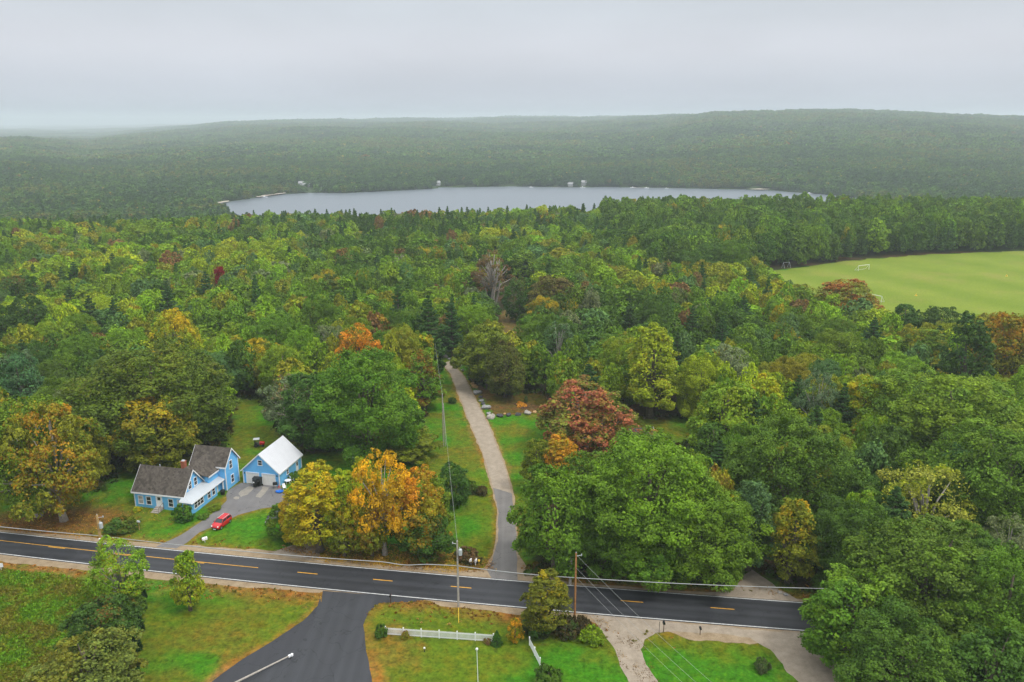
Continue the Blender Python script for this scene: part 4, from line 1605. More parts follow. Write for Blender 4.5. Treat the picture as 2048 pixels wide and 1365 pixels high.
midp = [bp(201, 5, 13, 34, 3400, 0.52, 'round'), bp(202, 5, 13, 34, 3400, 0.52, 'round'), bp(203, 5, 13, 36, 3400, 0.52, 'round'), bp(204, 5, 13, 38, 3600, 0.52, 'broad'),
        pp(211, 5, 16, 11, 6, 2200, 0.7), pp(212, 5, 16, 11, 6, 2200, 0.7)]
P, Sc, Ro, Ki, C1, C2, Am = [], [], [], [], [], [], []
for k, c in enumerate(mass):
    _, x, y, z, R, H, col, c2, am, pine = c
    r = random.Random(k + 999)
    P.append((x, y, z))
    Ki.append(4 + r.randrange(2) if pine else r.randrange(4))
    Sc.append((R / 5, R / 5, H / (16 if pine else 13)))
    Ro.append((0, 0, r.uniform(0, 6.28)))
    j = r.uniform(0.85, 1.15)
    C1.append([v * j * g * r.uniform(0.93, 1.07) for v, g in zip(COL[col], (1.3, 1.22, 1.0))])
    C2.append(COL[c2] if c2 else C1[-1])
    Am.append(am if c2 else -1)
print('own', len(own), 'mass', len(mass))
mass_object('woods', midp, np.array(P), np.array(Sc), np.array(Ro), np.array(Ki), np.array(C1), np.array(C2), np.array(Am),
            'dense mixed green woods running from the lane head to the lake')


# woods on the slope to the lake and on the hills beyond it
def far_woods(name, y0, y1, dens, protos, seed, label, pine_share, smax, hm=1.0):
    rs = R_(seed)
    ys, xs_ = [], []
    # even density on the ground
    area = 0.95 * (y1 ** 2 - y0 ** 2)
    n = int(area / dens)
    y = np.sqrt(rs.uniform(y0 ** 2, y1 ** 2, n))
    x = rs.uniform(-0.95, 0.95, n) * y
    z = terrain(x, y)
    ok = ~inpoly(x, y, LAKE) & (z > LZ + 0.2)
    for cx, cy, cr in CLEARINGS:
        ok &= (x - cx) ** 2 + (y - cy) ** 2 > cr * cr
    x, y, z = x[ok], y[ok], z[ok]
    n = len(x)
    nb = sum(1 for p in protos if p[4] < 2)
    pn = rs.uniform(size=n) < pine_share
    ki = np.where(pn, nb + rs.randint(0, max(1, len(protos) - nb), n), rs.randint(0, nb, n))
    s = rs.uniform(0.75, 1.15, n) * smax
    hh = s * rs.uniform(0.85, 1.2, n) * hm
    sc = np.stack([s, s, hh], 1)
    ro = np.stack([np.zeros(n), np.zeros(n), rs.uniform(0, 6.28, n)], 1)
    h = fbm(x / 160, y / 160, seed, 3) + 0.35 * (rs.uniform(size=n) - 0.5)
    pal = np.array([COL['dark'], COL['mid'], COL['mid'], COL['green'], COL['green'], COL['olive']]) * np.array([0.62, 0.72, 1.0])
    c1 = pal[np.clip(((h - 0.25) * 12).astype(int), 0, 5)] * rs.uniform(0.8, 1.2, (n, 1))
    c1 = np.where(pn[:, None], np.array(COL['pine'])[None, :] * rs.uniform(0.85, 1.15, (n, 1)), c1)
    acc = rs.uniform(size=n)
    c2 = np.where((acc < 0.5)[:, None], np.array(COL['yellow']) * 0.8, np.array(COL['rust']))
    am = np.where((acc < 0.015) | (acc > 0.992), 0.3, -1.0)
    return mass_object(name, protos, np.stack([x, y, z], 1), sc, ro, ki, c1, c2, am, label)


def at_lake(px, py, z=LZ + 1):
    p = G(px, py, z)
    return p.x, p.y


CLEARINGS = []
for px, py, r in [(600, 381, 22), (622, 382, 24), (876, 375, 12), (1142, 371, 11), (1167, 370, 11), (608, 376, 22), (655, 380, 18), (878, 371, 14), (1142, 367, 9), (1167, 366, 9), (445, 408, 10), (555, 391, 9), (1520, 374, 6)]:
    x, y = at_lake(px, py)
    CLEARINGS.append((x, y, r))
loP = [bp(301, 5, 13, 16, 260, 1.5, 'round'), bp(302, 5, 13, 16, 260, 1.5, 'broad'), pp(311, 5, 15, 8, 5, 240, 1.7)]
hiP = [bp(321, 5, 12, 9, 70, 2.7, 'round'), bp(322, 5, 12, 9, 70, 2.7, 'broad')]
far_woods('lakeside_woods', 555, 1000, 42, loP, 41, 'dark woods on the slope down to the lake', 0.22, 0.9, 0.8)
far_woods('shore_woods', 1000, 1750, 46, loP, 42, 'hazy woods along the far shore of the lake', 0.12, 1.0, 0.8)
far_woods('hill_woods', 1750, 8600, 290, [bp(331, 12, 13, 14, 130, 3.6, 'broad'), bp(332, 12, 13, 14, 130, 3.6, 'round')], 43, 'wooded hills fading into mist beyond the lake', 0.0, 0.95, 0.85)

# tall grass of the meadow and dry weeds on the verges
rs = R_(77)


def tuft(seed, n, h, w):
    rs = R_(seed)
    p = np.stack([rs.normal(size=n) * w, rs.normal(size=n) * w, rs.uniform(0.15, 0.6, n) * h], 1)
    nn = np.stack([rs.normal(size=n), rs.normal(size=n), np.abs(rs.normal(size=n)) * 0.5], 1)
    s = h * rs.uniform(0.35, 0.7, n)
    a = np.stack([rs.uniform(size=n), np.full(n, rs.uniform()), np.full(n, 0.5)], 1)
    return (p, nn, s, a, 1.6)


tp = [tuft(1, 14, 0.5, 0.22), tuft(2, 16, 0.4, 0.28), tuft(3, 12, 0.6, 0.2)]


def grass_mass(name, poly, n, smin, smax, cols, label, seed, extra=None):
    rs = R_(seed)
    poly = np.array(poly)
    lo, hi = poly.min(0), poly.max(0)
    x = rs.uniform(lo[0], hi[0], n)
    y = rs.uniform(lo[1], hi[1], n)
    ok = inpoly(x, y, poly)
    if extra is not None:
        ok &= extra(x, y, rs)
    x, y = x[ok], y[ok]
    n = len(x)
    s = rs.uniform(smin, smax, n)
    sc = np.stack([s, s, s * rs.uniform(0.7, 1.2, n)], 1)
    ro = np.stack([rs.normal(size=n) * 0.15, rs.normal(size=n) * 0.15, rs.uniform(0, 6.28, n)], 1)
    t = fbm(x / 3.0, y / 3.0, seed, 4) + 0.25 * (rs.uniform(size=n) - 0.5)
    cols = np.array(cols)
    k = np.clip(((t - 0.3) / 0.4 * len(cols)).astype(int), 0, len(cols) - 1)
    c1 = cols[k] * rs.uniform(0.8, 1.2, (n, 1))
    return mass_object(name, tp, np.stack([x, y, np.zeros(n)], 1), sc, ro, rs.randint(0, 3, n), c1, c1, np.full(n, -1.0), label)


grass_mass('meadow_grass', gp([(-150, 1128), (0, 1140), (120, 1152), (250, 1185), (240, 1300), (200, 1420), (-200, 1420)]), 26000, 0.4, 0.9,
           [(0.175, 0.165, 0.025), (0.17, 0.19, 0.021), (0.16, 0.21, 0.018), (0.145, 0.225, 0.017), (0.12, 0.25, 0.016)], 'long rough green and brown meadow grass', 91)
DRYC = [(0.2, 0.10, 0.03), (0.36, 0.17, 0.035), (0.34, 0.22, 0.07), (0.17, 0.16, 0.025)]


def off_paved(x, y, rs):
    k = ~inpoly(x, y, SIDE) & ~inpoly(x, y, LANE) & ~inpoly(x, y, DRIVE)
    d = np.where(y < road_lo(x), road_lo(x) - y, y - road_up(x))
    lw = np.array([lo_w(a) for a in x])
    uw = np.array([up_w(a) for a in x])
    k &= np.where(y < road_lo(x), d > lw + 0.3, d > uw + 0.3)
    return k & (rs.uniform(size=len(x)) < np.exp(-np.maximum(0, d - 1.0) / 1.8))


lo_edge = [(x, road_lo(x)) for x in range(-100, 26, 3)]
grass_mass('roadside_weeds', lo_edge + [(x, y - 6.5) for x, y in reversed(lo_edge)], 16000, 0.25, 0.6, DRYC, 'dry brown weeds on the near road verge', 92, off_paved)
up_edge = [(x, road_up(x)) for x in range(-100, 60, 3)]
grass_mass('verge_weeds', up_edge + [(x, y + 5.0) for x, y in reversed(up_edge)], 14000, 0.25, 0.6, DRYC, 'dry brown weeds on the far road verge', 93, off_paved)


def litter_proto(seed):
    rs = R_(seed)
    n = 9
    return (np.stack([rs.normal(size=n) * 0.35, rs.normal(size=n) * 0.35, rs.uniform(0.02, 0.06, n)], 1), np.stack([rs.normal(size=n) * 0.25, rs.normal(size=n) * 0.25, np.ones(n)], 1), rs.uniform(0.12, 0.26, n), np.stack([rs.uniform(size=n), np.full(n, rs.uniform()), np.full(n, 0.5)], 1), 1.3)


_tp, tp = tp, [litter_proto(21), litter_proto(22), litter_proto(23)]
_mc = G(110, 1042)


def by_maples(x, y, rs):
    dd = np.hypot((x - _mc.x) / 15.0, (y - _mc.y) / 6.0)
    k = (y > road_up(x) + 0.3) & ~inpoly(x, y, DRIVE)
    return k & (rs.uniform(size=len(x)) < np.exp(-dd * dd * 1.6))


grass_mass('fallen_leaves', [(_mc.x - 26, _mc.y - 12), (_mc.x + 24, _mc.y - 12), (_mc.x + 24, _mc.y + 14), (_mc.x - 26, _mc.y + 14)], 7000, 0.5, 1.1, [(0.2, 0.09, 0.02), (0.34, 0.16, 0.025), (0.45, 0.25, 0.03), (0.15, 0.09, 0.03)], 'fallen orange leaves below the two turning maples', 95, by_maples)
_gv = gp([(560, 1100), (640, 1122), (760, 1134), (905, 1146), (990, 1142), (985, 1120), (900, 1105), (760, 1085), (620, 1075)])
grass_mass('grove_leaves', _gv, 5000, 0.5, 1.1, [(0.16, 0.08, 0.02), (0.3, 0.15, 0.03), (0.42, 0.26, 0.03)], 'fallen leaves along the verge below the orange grove', 96, lambda x, y, rs: (y > road_up(x) + 0.6) & (rs.uniform(size=len(x)) < 0.8))
_wv = gp([(1165, 1232), (1230, 1238), (1300, 1268), (1290, 1300), (1330, 1390), (1270, 1390), (1215, 1280)])
grass_mass('drive_leaves', _wv, 900, 0.35, 0.8, [(0.12, 0.07, 0.02), (0.22, 0.13, 0.04), (0.3, 0.19, 0.06)], 'brown leaves scattered on the narrow gravel driveway', 97, lambda x, y, rs: (y < road_lo(x) - 0.5) & (fbm(x / 2.2, y / 2.2, 5, 3) > 0.5))
tp = _tp


def under(x, y, rs):
    d = dpoly(x, y, FOREST[:39])
    k = ~inpoly(x, y, SIDE) & ~inpoly(x, y, LANE) & ~inpoly(x, y, DRIVE)
    return k & (d < 3.5) & (rs.uniform(size=len(x)) < 0.7)


grass_mass('undergrowth', FOREST[:39] + [(120, 240), (-150, 240)], 30000, 0.9, 2.2, [(0.03, 0.05, 0.012), (0.05, 0.08, 0.014), (0.06, 0.11, 0.016), (0.09, 0.07, 0.02)], 'dark leafy undergrowth along the edge of the woods', 94, under)


# ------------------------------------------------------------------ shrubs
def S(key, cx, base, wpx, hpx, col, col2, amt, label, name='shrub', cat='shrub', group=None):
    p = G(cx, base)
    dpt = depth(p.x, p.y, 0.5)
    return plant(key, p.x, p.y, wpx / 2 * dpt / FPX, hpx * dpt / FPX / 0.92, col, col2, amt, name, label, cat, group)


S('bush0', 367, 1040, 42, 30, (0.04, 0.12, 0.018), 'green', 0.3, 'big round green bush at the porch corner of the house')
S('bush1', 245, 1062, 62, 26, 'dark', 'olive', 0.4, 'dark sprawling bush on the lawn before the low wing')
S('bush2', 275, 1023, 18, 9, 'lime', 'yellow', 0.5, 'low yellow-green plant at the corner of the house')
S('bush0', 762, 1273, 26, 24, 'dark', 'mid', 0.3, 'dark round bush at the side-road end of the picket fence')
S('bush1', 811, 1276, 18, 14, 'olive', 'red', 0.35, 'small reddish bush against the picket fence')
S('bush2', 974, 1286, 18, 9, 'brown', 'olive', 0.4, 'low brownish bush beside the cone-shaped evergreen')
S('cone0', 994, 1290, 26, 30, 'dark', None, 0, 'cone-shaped dark evergreen at the end of the picket fence')
S('bush0', 1070, 1268, 60, 30, (0.04, 0.06, 0.015), 'dark', 0.5, 'dark bush below the bushy olive tree')
S('bush1', 1130, 1268, 60, 34, (0.055, 0.045, 0.02), 'dark', 0.3, 'brownish dark bush at the foot of the orange pole')
S('bush2', 1162, 1262, 40, 30, (0.06, 0.05, 0.02), 'brown', 0.3, 'rusty brown bush beside the gravel driveway')
S('bush0', 1184, 1285, 42, 34, 'bright', 'lime', 0.35, 'bright green bush at the edge of the gravel driveway')
S('bush1', 1097, 1376, 62, 42, 'dark', 'mid', 0.4, 'round dark bush at the end of the short white fence')
S('bush2', 1523, 1340, 34, 24, (0.07, 0.1, 0.04), 'dark', 0.4, 'grey-green bush on the lawn beside the wide driveway')
S('bush1', 905, 807, 16, 12, 'dark', None, 0, 'small dark bush on the lawn beside the upper lane')
S('bush0', 938, 985, 36, 24, (0.06, 0.075, 0.02), 'mid', 0.4, 'brownish bush on the lane lawn beside the dark tree')
S('bush2', 965, 990, 22, 18, (0.09, 0.09, 0.03), 'brown', 0.4, 'dry bush at the edge of the lane')
S('bush0', 935, 1120, 52, 22, (0.07, 0.06, 0.02), 'brown', 0.4, 'dry brown bush beside the two white mailboxes')
S('bush1', 600, 995, 40, 20, 'mid', 'olive', 0.3, 'low green bush between garage and yellow maple')
S('bush2', 586, 1003, 34, 18, 'dark', 'mid', 0.3, 'dark bush at the corner of the paved yard')
S('bush1', 875, 742, 34, 26, 'dark', 'mid', 0.3, 'dark bush at the last pole of the lane')
S('bush0', 430, 1020, 26, 8, 'green', 'olive', 0.3, 'low planting along the porch wall')
S('bush2', 408, 1036, 24, 8, 'mid', 'olive', 0.3, 'low green planting by the porch corner')
S('bush0', 590, 958, 26, 14, 'mid', None, 0, 'low green bush against the garage side wall')
S('bush1', 1275, 905, 40, 22, 'mid', 'olive', 0.3, 'green bush before the dark shed roof')
for i, (cx, b, w, h) in enumerate([(288, 1219, 12, 42), (281, 1262, 16, 50), (274, 1300, 20, 52), (266, 1340, 22, 60), (290, 1195, 9, 24)]):
    S('column0', cx, b, w * 1.2, h, (0.018, 0.05, 0.014), None, 0,
      ['slim dark arborvitae, second in the hedge row from the road', 'dark arborvitae in the middle of the hedge row', 'dark arborvitae below the middle of the hedge row', 'widest arborvitae at the camera end of the hedge row', 'smallest arborvitae at the road end of the hedge row'][i],
      name='arborvitae_shrub', cat='evergreen', group='arborvitae hedge row')


# ------------------------------------------------------------------ house
HA = math.radians(-12.5)
HO = (-68.8, 133.1, 0)


def window(root, c, face, w, h, rows=2, cols=1, name='window', glass='glass'):
    """a framed window on a wall; face '-v' looks to the road, '+u' to the drive"""
    f = MB()
    t = 0.11
    pane = MB()

    def bx(mb, a0, a1, z0, z1, d0, d1):
        if face == '-v':
            mb.span((c[0] + a0, c[1] - d0, c[2] + z0), (c[0] + a1, c[1] - d1, c[2] + z1))
        else:
            mb.span((c[0] + d0, c[1] + a0, c[2] + z0), (c[0] + d1, c[1] + a1, c[2] + z1))
    bx(f, -w / 2 - t, -w / 2, -h / 2, h / 2, 0, 0.07)
    bx(f, w / 2, w / 2 + t, -h / 2, h / 2, 0, 0.07)
    bx(f, -w / 2 - t, w / 2 + t, h / 2, h / 2 + t, 0, 0.08)
    bx(f, -w / 2 - t - 0.04, w / 2 + t + 0.04, -h / 2 - t, -h / 2, 0, 0.10)
    for k in range(1, rows):
        z = -h / 2 + h * k / rows
        bx(f, -w / 2, w / 2, z - 0.035, z + 0.035, 0.0, 0.055)
    for k in range(1, cols):
        a = -w / 2 + w * k / cols
        bx(f, a - 0.06, a + 0.06, -h / 2, h / 2, 0.0, 0.05)
    bx(pane, -w / 2, w / 2, -h / 2, h / 2, 0.0, 0.03)
    fo = f.build(name, 'trim', root)
    pane.build('pane', glass, fo)
    return fo


def gable_walls(mb, u0, u1, v0, v1, ez, rz, axis):
    """box with two gables; axis 'u': ridge runs along u"""
    if axis == 'u':
        m = (v0 + v1) / 2
        prof = [(v0, 0), (v1, 0), (v1, ez), (m, rz), (v0, ez)]
        mb.loft([[(u0, a, z) for a, z in prof], [(u1, a, z) for a, z in prof]])
    else:
        m = (u0 + u1) / 2
        prof = [(u0, 0), (u1, 0), (u1, ez), (m, rz), (u0, ez)]
        mb.loft([[(a, v1, z) for a, z in prof], [(a, v0, z) for a, z in prof]])


def gable_roof(u0, u1, v0, v1, ez, rz, axis, oh=0.35, th=0.16):
    """two slabs, and the white boards along eaves and rakes"""
    sl, tr = MB(), MB()
    for sgn in (-1, 1):
        if axis == 'u':
            m, half = (v0 + v1) / 2, (v1 - v0) / 2
        else:
            m, half = (u0 + u1) / 2, (u1 - u0) / 2
        k = (rz - ez) / half
        e = half + oh
        lift = 0.03
        pts = [(0.0, rz + lift), (sgn * e, rz + lift - k * e), (sgn * e, rz + lift - k * e + th), (0.0, rz + lift + th)]
        a0, a1 = (u0 - oh, u1 + oh) if axis == 'u' else (v0 - oh, v1 + oh)
        mk = (lambda a, s, z: (a, m + s, z)) if axis == 'u' else (lambda a, s, z: (m + s, a, z))
        sl.loft([[mk(a0, s, z) for s, z in pts], [mk(a1, s, z) for s, z in pts]])
        # rake boards just proud of both ends, eave board along the low edge
        for a, b in ((a0 - 0.05, a0 - 0.004), (a1 + 0.004, a1 + 0.05)):
            q = [(0.0, rz + lift - 0.14), (sgn * e, rz + lift - k * e - 0.14), (sgn * e, rz + lift - k * e + th + 0.01), (0.0, rz + lift + th + 0.01)]
            tr.loft([[mk(a, s, z) for s, z in q], [mk(b, s, z) for s, z in q]])
        s0, s1 = sgn * (e + 0.004), sgn * (e + 0.05)
        z1 = rz + lift - k * e + th
        q = [(s0, z1 - 0.28), (s1, z1 - 0.28), (s1, z1 - 0.01), (s0, z1 - 0.01)]
        tr.loft([[mk(a0 - 0.05, s, z) for s, z in q], [mk(a1 + 0.05, s, z) for s, z in q]])
    return sl, tr


house = empty('farmhouse', HO, HA, 'blue clapboard farmhouse with dark shingle gables and white porch roof', 'house')
w = MB()
gable_walls(w, 0, 10.1, 0, 6.1, 3.25, 6.75, 'u')
w.build('low_wing_wall', 'siding', house)
w = MB()
gable_walls(w, 5.8, 12.75, 9.4, 13.8, 5.1, 7.7, 'u')
w.build('tall_wing_wall', 'siding', house)
w = MB()
w.span((6.1, 6.15, 0), (11.25, 9.35, 4.3))
w.build('link_wing_wall', 'siding', house)
lk = MB()
zc = lambda u: 6.8 - 0.87 * abs(u - 8.6)
for sg, poly in ((1, [(8.6, 3.02), (10.25, 4.4), (11.6, 5.75), (11.6, 9.37), (10.6, 9.37), (8.6, 10.85)]), (-1, [(8.6, 3.02), (8.6, 10.85), (6.4, 9.0), (5.75, 9.0), (5.75, 5.4)])):
    n_ = len(poly)
    lk.loft([[(u, v, zc(u)) for u, v in poly], [(u, v, zc(u) + 0.15) for u, v in poly]])
r = lk.build('roof', 'shingle', house)
MB().span((11.604, 5.75, zc(11.6) - 0.12), (11.65, 9.37, zc(11.6) + 0.14)).build('eave_board', 'trim', r)
for args in ((0, 10.1, 0, 6.1, 3.25, 6.75, 'u'), (5.8, 12.75, 9.4, 13.8, 5.1, 7.7, 'u')):
    sl, tr = gable_roof(*args)
    r = sl.build('roof', 'shingle', house)
    tr.build('roof_trim', 'trim', r)
cb = MB().box((0.35, 0, 0), (0.01, 0.01, 0.01))
cor = MB()
for (u, v, z0, z1) in ((0, 0, 0, 3.2), (10.1, 0, 0, 3.2), (12.75, 9.4, 0, 5.1), (12.75, 13.8, 0, 5.1), (0, 6.1, 0, 3.2)):
    cor.span((u - 0.07, v - 0.07, z0), (u + 0.07, v + 0.07, z1 - 0.05))
cor.build('corner_board', 'trim', house)
# porch
pw = MB()
pw.span((10.13, -0.9, 0), (12.1, 7.2, 2.33))
pw.build('porch_wall', 'siding', house)
pr = MB()
pr.loft([[(9.9, -1.2, 2.36), (12.45, -1.2, 2.30), (12.45, -1.2, 2.40), (9.9, -1.2, 2.46)],
         [(10.0, 0.2, 3.2), (12.45, -1.1, 2.30), (12.45, -1.1, 2.40), (10.0, 0.2, 3.3)],
         [(10.0, 9.35, 3.2), (12.45, 9.35, 2.30), (12.45, 9.35, 2.40), (10.0, 9.35, 3.3)]])
prr = pr.build('porch_roof', metal_roof('porch_metal_roof', 'Y', (0.47, 0.51, 0.54)), house)
MB().span((12.455, -1.2, 2.2), (12.5, 9.35, 2.39)).build('eave_board', 'trim', prr)
window(house, (12.1, 1.4, 1.45), '+u', 2.7, 1.25, 2, 3)
window(house, (12.1, 4.6, 1.45), '+u', 0.8, 1.4)
window(house, (12.1, 6.05, 1.45), '+u', 0.8, 1.4)
pd = MB().span((11.6, 7.25, 0.12), (11.66, 8.25, 2.15)).build('porch_door', 'door_white', house)
MB().span((11.52, 7.2, 0.1), (11.6, 9.38, 2.33)).build('recess_wall', 'siding', house)
pp_ = MB()
pp_.span((12.1, 8.95, 0), (12.3, 9.15, 2.3))
pp_.build('porch_post', 'trim', house)
pp_ = MB()
pp_.span((10.6, -0.95, 0.2), (11.4, -0.905, 2.1))
pdr = pp_.build('end_door', 'trim', house)
MB().span((10.72, -0.96, 1.0), (11.28, -0.951, 1.95)).build('pane', 'glass', pdr)
for u in (1.25, 2.9, 7.4, 9.25):
    window(house, (u, 0, 1.45), '-v', 0.85, 1.45, glass='curtain' if u in (1.25, 9.25) else 'glass')
for v in (2.1, 3.85):
    window(house, (10.1, v, 4.25), '+u', 0.8, 1.4)
window(house, (12.75, 11.3, 4.6), '+u', 0.8, 1.5)
window(house, (12.75, 11.5, 1.6), '+u', 0.8, 1.5)
d = MB().span((4.55, -0.06, 0.55), (5.55, 0.0, 2.55)).build('front_door', 'white', house)
MB().span((4.4, -0.09, 0.45), (4.55, -0.004, 2.6)).span((5.55, -0.09, 0.45), (5.7, -0.004, 2.6)).span((4.4, -0.09, 2.6), (5.7, -0.004, 2.75)).build('door_frame', 'trim', d)
MB().span((4.75, -0.075, 1.75), (5.35, -0.061, 2.35)).build('pane', 'glass', d)
MB().span((5.42, -0.13, 1.45), (5.48, -0.061, 1.52)).build('handle', 'black', d)
st = MB()
for k in range(4):
    st.span((4.3, -0.45 - 0.42 * k, 0), (5.8, -0.03 - 0.42 * k, 0.52 - 0.14 * k))
fs = st.build('front_steps', 'wood_grey', house)
rl = MB()
rl.tube([(5.85, -0.1, 1.4), (5.85, -1.6, 0.95)], 0.03, 6).tube([(5.85, -0.1, 0.0), (5.85, -0.1, 1.4)], 0.03, 6).tube([(5.85, -1.6, 0.0), (5.85, -1.6, 0.95)], 0.03, 6).tube([(5.85, -0.85, 0.0), (5.85, -0.85, 1.17)], 0.025, 6)
rl.build('handrail', 'wood_dark', fs)
ch = MB()
ch.span((7.2, 4.2, 4.0), (7.95, 4.9, 7.6)).span((7.15, 4.15, 7.55), (8.0, 4.95, 7.68))
cho = ch.build('chimney', 'brick', house)
MB().span((7.3, 4.3, 7.69), (7.85, 4.8, 7.85)).build('chimney_cap', 'galv', cho)
MB().tube([(3.6, 3.2, 6.8), (3.6, 3.2, 7.25)], 0.09, 8).build('vent_pipe', 'galv', house)
bh = MB().span((-1.7, 2.6, 0), (-0.02, 4.4, 1.0))
bho = bh.build('bulkhead', 'siding', house)

# ------------------------------------------------------------------ garage
garage = empty('garage', HO, HA, 'blue two-door garage with white metal roof at the head of the drive', 'garage')
w = MB()
gable_walls(w, 14.1, 21.7, 13.2, 22.2, 2.9, 6.35, 'v')
w.build('garage_wall', 'siding', garage)
sl, tr = gable_roof(14.1, 21.7, 13.2, 22.2, 2.9, 6.35, 'v', 0.3, 0.12)
r = sl.build('roof', 'metal_roof', garage)
tr.build('roof_trim', 'trim', r)
co = MB()
for u, v in ((14.1, 13.2), (21.7, 13.2), (21.7, 22.2), (14.1, 22.2)):
    co.span((u - 0.08, v - 0.08, 0), (u + 0.08, v + 0.08, 2.75))
co.build('corner_board', 'trim', garage)
for u0, u1 in ((14.85, 17.35), (18.2, 20.8)):
    dm = MB()
    for k in range(4):
        dm.span((u0, 13.14 - 0.0, 0.03 + k * 0.55), (u1, 13.199, 0.03 + k * 0.55 + 0.53))
    dd = dm.build('garage_door', 'door_white', garage)
    MB().span((u0 - 0.14, 13.09, 0), (u0 - 0.004, 13.196, 2.3)).span((u1 + 0.004, 13.09, 0), (u1 + 0.14, 13.196, 2.3)).span((u0 - 0.14, 13.09, 2.3), (u1 + 0.14, 13.196, 2.44)).build('door_frame', 'trim', dd)
window(garage, (17.9, 13.2, 4.55), '-v', 0.75, 0.95, 2, 1)
window(garage, (21.7, 16.5, 1.6), '+u', 0.65, 0.9)
sd = MB().span((21.704, 19.9, 0.1), (21.76, 20.85, 2.15)).build('side_door', 'white', garage)
MB().span((21.761, 20.1, 1.2), (21.775, 20.65, 1.95)).build('pane', 'glass', sd)
for u in (14.45, 21.3):
    MB().tube([(u, 13.1, 2.05), (u, 13.1, 2.3)], 0.09, 8).build('wall_lamp', 'black', garage)


def hp(u, v, z=0.0):
    c, s = math.cos(HA), math.sin(HA)
    return (HO[0] + u * c - v * s, HO[1] + u * s + v * c, z)


# ------------------------------------------------------------------ cars
def section(x, hw, z0, z1, rr=0.12):
    """rounded cross-section ring at x"""
    r = min(rr, hw * 0.4, (z1 - z0) * 0.45)
    pts = []
    for cy, cz, a0 in ((hw - r, z1 - r, 0), (-hw + r, z1 - r, 90), (-hw + r, z0 + r, 180), (hw - r, z0 + r, 270)):
        for k in range(4):
            a = math.radians(a0 + 30 * k)
            pts.append((x, cy + r * math.cos(a), cz + r * math.sin(a)))
    return pts


def car(name, loc, rz, label, paint, body, cab, roof_z, L, W, wheels, wr=0.31, cat='car', estate=True, roofm=None):
    """body: (x, half width, bottom, top) stations front to back; cab: (x0 bottom, x1 bottom, x0 top, x1 top, z0)"""
    t = empty(name, loc, rz, label, cat)
    b = MB().loft([section(*s) for s in body])
    b.build('body', paint, t, True)
    x0, x1, y0, y1, z0 = cab
    hw, tw = W / 2 - 0.07, W / 2 - 0.24
    g = MB()
    ring = lambda xf, xr, h, z: [(xf, h, z), (xf, -h, z), (xr, -h, z), (xr, h, z)]
    g.loft([ring(x0, x1, hw, z0 - 0.05), ring(y0, y1, tw, roof_z - 0.06)])
    g.build('glasshouse', 'glass', t)
    rf = MB().loft([ring(y0 - 0.10, y1 + 0.10, tw + 0.03, roof_z - 0.08), ring(y0 - 0.04, y1 + 0.04, tw - 0.02, roof_z), ring(y0 + 0.1 if y1 > y0 else y0 - 0.1, y1 - 0.1, tw - 0.14, roof_z + 0.025)])
    rf.build('car_roof', roofm or paint, t)
    pl = MB()
    for s in (-1, 1):
        for xa, xb in ((x0, y0), (x1, y1), ((x0 + x1) / 2 + 0.05, (y0 + y1) / 2 + 0.05)):
            pl.tube([(xa, s * (hw + 0.01), z0 - 0.03), (xb, s * (tw + 0.012), roof_z - 0.05)], 0.045, 6)
    pl.build('pillar', paint, t)
    for wx in wheels:
        for s in (-1, 1):
            ty = MB().tube([(wx, s * (W / 2 - 0.20), wr), (wx, s * (W / 2 + 0.015), wr)], wr, 18)
            wo = ty.build('wheel', 'tyre', t)
            MB().tube([(wx, s * (W / 2 + 0.016), wr), (wx, s * (W / 2 + 0.03), wr)], wr * 0.62, 14).build('rim', 'rim', wo)
    xf = body[0][0]
    for s in (-1, 1):
        MB().lathe((0, 0, 0), [(0.03, -0.03), (0.13, -0.02), (0.13, 0.0), (0.08, 0.04), (0.02, 0.05)], 12).build('headlight', 'lamp', t).matrix_local = Matrix.Translation((body[1][0] + 0.06, s * (W / 2 - 0.26), body[1][3] - 0.08)) @ Matrix.Rotation(math.radians(62), 4, 'Y')
        MB().box((body[-1][0] - 0.0, s * (W / 2 - 0.22), body[-1][3] - 0.2), (0.06, 0.2, 0.22)).build('tail_light', 'red_plastic', t)
        MB().loft([section(x0 - 0.12, 0.09, z0 + 0.02, z0 + 0.16, 0.04), section(x0 - 0.26, 0.07, z0 + 0.03, z0 + 0.14, 0.04)]).build('mirror', 'black', t).location = (0, s * (W / 2 + 0.03), 0)
    MB().box((xf + 0.005, 0, 0.42), (0.05, W * 0.62, 0.16)).build('grille', 'black', t)
    MB().box((xf + 0.03, 0, 0.27), (0.05, 0.5, 0.12)).build('number_plate', 'white', t)
    return t


MINI = [(1.96, 0.60, 0.34, 0.58), (1.82, 0.74, 0.24, 0.80), (1.45, 0.83, 0.20, 0.93), (0.85, 0.86, 0.18, 0.98), (0.0, 0.86, 0.18, 0.99), (-1.2, 0.86, 0.18, 1.0), (-1.75, 0.82, 0.22, 0.98), (-1.93, 0.74, 0.30, 0.9)]
a = G(431, 1061)
b = G(456, 1042)
hd = math.atan2(a.y - b.y, a.x - b.x)
mc = (a + b) / 2
car('parked_car', (mc.x, mc.y, 0.02), hd, 'red hatchback with silver roof stripe parked at the edge of the drive', 'red', MINI, (0.95, -1.82, 0.35, -1.62, 1.0), 1.44, 3.92, 1.72, (1.25, -1.25))
SEDAN = [(2.25, 0.66, 0.36, 0.62), (2.05, 0.80, 0.25, 0.80), (1.4, 0.87, 0.2, 0.92), (0.8, 0.88, 0.18, 0.97), (-1.2, 0.88, 0.18, 0.99), (-2.0, 0.85, 0.22, 0.98), (-2.25, 0.74, 0.32, 0.86)]
a = G(537, 1052)
